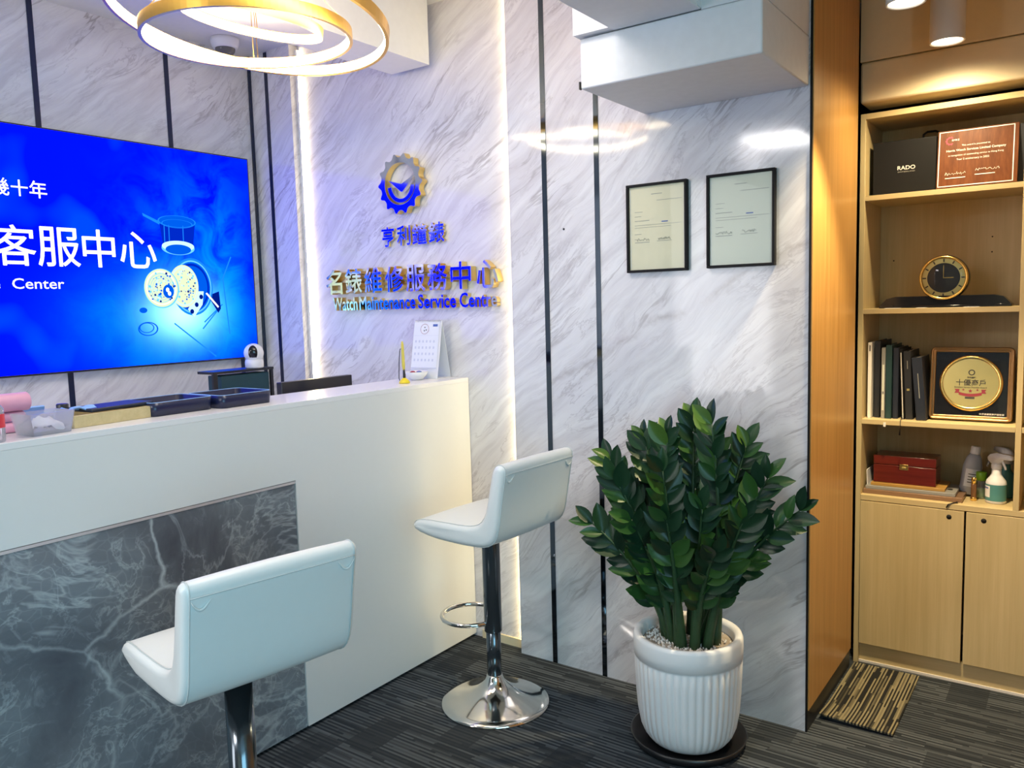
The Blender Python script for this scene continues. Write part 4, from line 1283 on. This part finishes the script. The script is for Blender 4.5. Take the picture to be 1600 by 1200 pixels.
b.m(M['ink_dark'])
for i in range(12):
    a = 2 * PI * i / 12
    d = Vector((math.cos(a), 0, math.sin(a))); s_ = Vector((-math.sin(a), 0, math.cos(a)))
    c = Vector((0, -.0145, cz))
    b.poly([c + d * CR * .70 - s_ * .0022, c + d * CR * .84 - s_ * .0022, c + d * CR * .84 + s_ * .0022, c + d * CR * .70 + s_ * .0022])
b.m(M['dark_dial']).lathe([(CR * .66, .0135), (.001, .0136)], 48, axis='y', c=(0, 0, cz), cap0=False)
b.build('dial', t)
b = MB().m(M['gold']); b.box(-.001, .001, -.017, -.016, cz, cz + .044); b.box(0, .032, -.017, -.016, cz - .001, cz + .001); b.build('hand', t)
MB().m(M['glass'], True).lathe([(CR * .90, .0175), (CR * .6, .024), (CR * .3, .027), (.001, .028)], 40, axis='y', c=(0, 0, cz), cap0=False).build('pane', t)
for i, (x, w) in enumerate(((-.585, .050), (-.49, .030), (-.335, .045))):
    o = MB().m(M['paper']).box(-w / 2, w / 2, -.02, .02, 0, .0012).build('paper_slip', None, (x, 3.205, Z2 - .0001))
    tag(o, ['small white slip under the left end of the clock base', 'small white slip under the middle-left of the clock base', 'small white slip in front of the clock base, right of its dial'][i], 'paper slip', 'paper slips under the clock')

# -- book shelf
Z3 = .9424
def book(x, w, h, d, y, mat, label, lean=0.0, spine=None, pages=None):
    t = thing('book', label, 'book', (x, y, Z3 + max(0, math.sin(abs(lean))) * w * .5), 0, 'upright books on the third shelf')
    t.rotation_euler = (0, lean, 0)
    b = MB().m(M[mat])
    b.box(-w / 2, -w / 2 + .003, 0, d, 0, h, .0006, 1); b.box(w / 2 - .003, w / 2, 0, d, 0, h, .0006, 1); b.box(-w / 2 + .003, w / 2 - .003, 0, .003, 0, h)
    b.build('cover', t)
    MB().m(M[pages or 'paper']).box(-w / 2 + .003, w / 2 - .003, .003, d - .004, .004, h - .004).build('page_block', t)
    if spine:
        b = MB()
        for z0, z1, ww, m_ in spine:
            b.m(M[m_]).box(-ww / 2, ww / 2, -.0008, .0, z0, z1)
        b.build('spine_label', t)
    return t
book(-.6620, .0125, .282, .20, 3.215, 'white_trim', 'slim white-spined book at the left end of the row', 0, [(.250, .272, .004, 'ink_dark')])
book(-.640, .020, .286, .21, 3.235, 'dark_cloth', 'tall charcoal book between the white spine and the grey-green one', 0)
book(-.616, .013, .262, .19, 3.222, 'grey', 'slim grey spined book with a scuffed spine, beside the teal one', 0, [(.03, .09, .007, 'pale_paper'), (.10, .20, .006, 'pale_paper')])
book(-.597, .020, .272, .19, 3.220, 'dark_green', 'dark teal book in the middle of the row', 0)
book(-.5745, .018, .262, .19, 3.228, 'navy_cloth', 'navy book between the teal book and the tilted one', 0)
tb = book(-.5470, .011, .258, .18, 3.224, 'black_matte', 'thin black book tilted left with a pale spine line', -.045, [(.0, .245, .0025, 'white_trim')])
MB().m(M['black'], True).tube([(.0, -.001, .004), (.0, -.046, .004), (.0, -.0515, .001), (-.001, -.0515, -.02), (-.004, -.0515, -.052)], [.0010, .0012, .0012, .0012, .003], 6).build('ribbon', tb)
book(-.5270, .024, .250, .18, 3.226, 'dark_cloth', 'black book with a tiny gold mark on its spine', -.045, [(.105, .113, .009, 'gold_plate'), (.185, .215, .002, 'ink')])
book(-.4850, .033, .228, .17, 3.214, 'navy_cloth', 'thick dark book leaning at the right end of the row', -.085, [(.08, .17, .002, 'ink')])
o = MB().m(M['white_trim']).box(-.004, .004, -.0012, 0, 0, .016).build('price_tag', None, (-.600, YB + .0015, .918)); tag(o, 'tiny pale tag stuck on the front edge of the third shelf', 'tag')

# award in a bronze frame
t = thing('framed_award', 'square bronze-framed award with a round gold plate on the third shelf', 'award', (-.338, 3.262, Z3 + .003), math.radians(0))
W = .262
to = plane_mat((0, 0, .0), (1, 0, 0), (0, .16, 1))
def rrect(w, h, r, n=6):
    pts = []
    for cx, cy, a0 in ((w - r, h - r, 0), (-w + r, h - r, 90), (-w + r, -h + r, 180), (w - r, -h + r, 270)):
        for i in range(n):
            a = math.radians(a0 + 90 * i / (n - 1))
            pts.append((cx + r * math.cos(a), cy + r * math.sin(a)))
    return pts
def TT(p, z):
    return to @ Vector((p[0], p[1] + W / 2, z))
b = MB().m(M['bronze'], True)
prof = [(0, -.020), (0, .006), (.003, .010), (.006, .010), (.008, .005), (.010, .004), (.013, .008), (.016, .008), (.018, .001), (.018, -.020)]
b.grid([[TT(p, z) for p in rrect(W / 2 - d_, W / 2 - d_, max(.004, .016 - d_))] for d_, z in prof], close_u=True, close_v=True)
b.build('frame', t)
b = MB().m(M['black_gloss'])
b.prism(rrect(W / 2 - .017, W / 2 - .017, .004), .012, lambda a, c, h: TT((a, c), -.012 + h)); b.build('backing', t)
b = MB().m(M['gold'], True)
n = 64
def oval(rx, ry, z):
    return [TT((rx * math.cos(2 * PI * i / n), .002 + ry * math.sin(2 * PI * i / n)), z) for i in range(n)]
b.grid([oval(.100, .100, .0005), oval(.099, .099, .006), oval(.092, .092, .009), oval(.087, .087, .006)], close_v=True)
b.build('rim', t)
b = MB().m(M['gold_plate'], True)
b.grid([oval(.0885, .0885, .006), oval(.06, .06, .0065), oval(.001, .001, .0065)], close_v=True, cap1=True)
b.m(M['ink_dark'])
to2 = to @ Matrix.Translation((0, W / 2, 0))
put_text(b, '十優商戶', to2, .0, .004, w=.092, lift=.0075, bold=.01)
put_text(b, 'Excellent Service Provider Award', to2, .0, -.013, w=.100, lift=.0075, bold=.01)
put_text(b, '亨利鐘錶', to2, .002, .022, w=.028, lift=.0075, bold=.02)
em = [[to2 @ Vector((.002 + r * math.cos(2 * PI * i / 24), .040 + r * math.sin(2 * PI * i / 24), .0075)) for i in range(24)] for r in (.0105, .0070)]
b.grid(em, close_v=True)
b.poly([to2 @ Vector(q) for q in ((-.016, -.054, .0075), (.014, -.054, .0075), (.014, -.047, .0075), (-.016, -.047, .0075))])
b.m(M['ink_red'])
def star(u, v, r):
    pts = []
    for i in range(10):
        a = PI / 2 + PI * i / 5
        rr_ = r if i % 2 == 0 else r * .42
        pts.append(to2 @ Vector((u + rr_ * math.cos(a), v + rr_ * math.sin(a), .0078)))
    b.poly(pts)
star(-.022, -.022, .0048); star(.0, -.026, .0072); star(.022, -.022, .0048)
top_, bot_ = [], []
for i in range(13):
    w_ = -1 + 2 * i / 12
    top_.append(to2 @ Vector((.036 * w_, -.036 + .006 * w_ * w_, .0078))); bot_.append(to2 @ Vector((.036 * w_, -.046 + .006 * w_ * w_, .0078)))
b.grid([top_, bot_])
for s_ in (-1, 1):
    b.poly([to2 @ Vector((s_ * q[0], q[1], .0077)) for q in ((.034, -.020), (.050, -.020), (.045, -.026), (.050, -.034), (.036, -.034))])
b.build('gold_plate', t)
b = MB().m(M['white_trim'])
put_text(b, '中港澳優質商戶協會頒', to2, .068, -.106, w=.076, h=.007, lift=.0012, bold=.01)
b.build('lettering', t)
MB().m(M['glass']).poly([TT(p, .0105) for p in ((-.111, -.111), (.111, -.111), (.111, .111), (-.111, .111))]).build('pane', t)

# -- lower shelf
Z4 = .6564
o = MB().m(M['brown_wood']).box(-.165, .165, -.085, .085, 0, .016, .001).build('picture_board', None, (-.512, 3.290, Z4), (0, 0, -.0)); tag(o, 'brown wooden board at the bottom of the stack under the red box', 'board')
o = MB().m(M['grey']).box(-.150, .150, -.080, .085, 0, .012, .001).build('picture_board', None, (-.520, 3.295, Z4 + .0163), (0, 0, .0)); tag(o, 'flat grey board in the middle of the stack under the red box', 'board')
o = MB().m(M['honey_wood']).box(-.125, .125, -.068, .080, 0, .010, .001).build('picture_board', None, (-.530, 3.297, Z4 + .0286), (0, 0, .0)); tag(o, 'honey-coloured board directly under the red wooden box', 'board')
t = thing('wooden_box', 'glossy red mahogany box with a small brass latch', 'box', (-.543, 3.245, Z4 + .0389), 0)
MB().m(M['mahogany']).box(-.106, .106, 0, .115, 0, .068, .002).build('body', t)
MB().m(M['mahogany']).box(-.106, .106, 0, .115, .0695, .103, .002).build('lid', t)
b = MB().m(M['gold']); b.box(-.016, .014, -.002, 0, .054, .075, .001, 1); b.m(M['gold_plate']).box(-.008, .007, -.0035, -.002, .060, .066, .0005, 1); b.build('latch', t)
o = MB().m(M['paper']).box(-.0012, .0012, -.06, .06, 0, .085, .0).build('paper_sheet', None, (-.666, 3.29, Z4), (0, -.04, 0)); tag(o, 'white paper standing against the bookcase side beside the red box', 'paper')
o = MB().m(M['black'], True).box(-.012, .012, -.015, .015, 0, .012, .004).build('ring_box', None, (-.395, 3.285, Z4 + .0166)); tag(o, 'tiny black box on the brown board, right of the red box', 'box')
o = MB().m(M['black'], True).tube([(-.370, 3.215, Z4 + .003), (-.360, 3.195, Z4 + .003), (-.372, 3.178, Z4 + .003), (-.386, 3.1715, Z4 - .002), (-.392, 3.171, Z4 - .014)], .0022, 6).build('cord'); tag(o, 'short black cord hanging over the edge of the lower shelf', 'cord')

t = thing('squeeze_bottle', 'cloudy grey squeeze bottle with a white cap behind the green-capped one', 'bottle', (-.345, 3.352, Z4 + .004), .5)
t.rotation_euler = (0, .14, .5)
MB().m(M['cloudy'], True).lathe([(.030, 0), (.033, .004), (.033, .105), (.026, .135), (.016, .152)], 28, sy=.72).build('body', t)
MB().m(M['white_plastic'], True).lathe([(.0165, .150), (.017, .153), (.016, .176), (.014, .178)], 24).build('cap', t)
b = MB().m(M['paper'], True)
b.grid([[(.0335 * math.cos(a), .0335 * .72 * math.sin(a), z) for a in [math.radians(215 + 100 * i / 12) for i in range(13)]] for z in (.03, .095)])
b.m(M['ink_dark'])
for z in (.045, .055, .065, .075):
    b.grid([[(.0338 * math.cos(a), .0338 * .72 * math.sin(a), z + dz_) for a in [math.radians(235 + 60 * i / 8) for i in range(9)]] for dz_ in (0, .003)])
b.build('label', t)
t = thing('pump_bottle', 'small clear bottle with a bright green cap', 'bottle', (-.300, 3.318, Z4))
MB().m(M['clear'], True).lathe([(.017, 0), (.018, .003), (.018, .060), (.012, .068)], 24).build('body', t)
MB().m(M['green_cap'], True).lathe([(.0165, .066), (.0175, .068), (.0175, .094), (.016, .097)], 24).build('cap', t)
MB().m(M['green_cap'], True).lathe([(.0155, .003), (.0155, .035)], 20).build('liquid', t)
t = thing('vial', 'thin brown glass vial with a brass cap in front of green-capped bottle', 'vial', (-.318, 3.268, Z4))
MB().m(M['amber'], True).lathe([(.0085, 0), (.0092, .002), (.0092, .058), (.008, .062)], 20).build('body', t)
MB().m(M['gold'], True).lathe([(.0085, .061), (.0085, .082), (.007, .084)], 20).build('cap', t)
MB().m(M['gold'], True).lathe([(.0105, .0), (.0105, .010), (.0094, .012)], 20).build('base_ring', t)

def spray(loc, rz, body_m, label, labelled):
    t = thing('spray_bottle', label, 'bottle', loc, rz)
    MB().m(M[body_m], True).lathe([(.030, 0), (.0325, .004), (.0325, .070), (.030, .080), (.020, .094), (.0155, .103), (.0145, .125)], 32).build('body', t)
    if labelled:
        b = MB().m(M['spray_teal'], True).lathe([(.0329, .010), (.0329, .068)], 32, cap0=False, cap1=False)
        b.m(M['white_plastic'], True).grid([[(.0332 * math.cos(a), .0332 * math.sin(a), z) for a in [math.radians(200 + 72 * i / 12) for i in range(13)]] for z in (.022, .062)])
        b.m(M['ink_blue'], True).grid([[(.0334 * math.cos(a), .0334 * math.sin(a), z) for a in [math.radians(216 + 46 * i / 12) for i in range(13)]] for z in (.052, .057)])
        b.build('label', t)
    h = MB().m(M['white_plastic'], True)
    h.lathe([(.0165, .122), (.017, .124), (.017, .136), (.013, .142)], 24)
    sh = [(-.026, .150), (-.028, .160), (-.018, .172), (.0, .178), (.050, .176), (.058, .170), (.058, .160), (.030, .158), (.016, .146), (.012, .138), (-.010, .138)]
    h.prism(sh, .022, lambda a, c, q: (a, -.011 + q, c))
    hd = h.build('spray_head', t)
    MB().m(M['white_plastic'], True).tube([(.020, 0, .156), (.024, 0, .145), (.031, 0, .132), (.034, 0, .122)], [.005, .0045, .004, .003], 8).build('trigger', t)
    MB().m(M['clear'], True).tube([(-.024, 0, .150), (-.030, 0, .140), (-.036, 0, .125)], .0035, 8).build('nozzle', t)
    return t
spray((-.250, 3.272, Z4), -.55, 'white_plastic', 'white spray bottle with a teal label on the lower shelf', True)
spray((-.230, 3.385, Z4), 2.2, 'spray_teal', 'dark teal spray bottle behind the white one', False)

# loose carpet tile by the bookcase
b = MB().m(M['carpet_loose'])
rows_t, rows_b = [], []
for i in range(13):
    y = 2.665 + (3.160 - 2.665) * i / 12
    rt, rb_ = [], []
    for j in range(7):
        x = -.690 + .226 * j / 6
        lift = .006 + .014 * max(0, 1 - i / 3.5) ** 1.5 * (1 - .5 * j / 6)
        rt.append((x, y, lift)); rb_.append((x, y, lift - .0055))
    rows_t.append(rt); rows_b.append(rb_)
b.grid(rows_t); b.grid(rows_b)
def border(R_):
    return R_[0] + [r[-1] for r in R_[1:]] + list(reversed(R_[-1]))[1:] + [r[0] for r in reversed(R_[1:-1])]
b.grid([border(rows_t), border(rows_b)], close_v=True)
bmesh.ops.remove_doubles(b.bm, verts=b.bm.verts[:], dist=1e-5)
o = b.build('carpet_tile'); tag(o, 'loose striped carpet tile lying on the floor beside the oak panel', 'carpet tile')
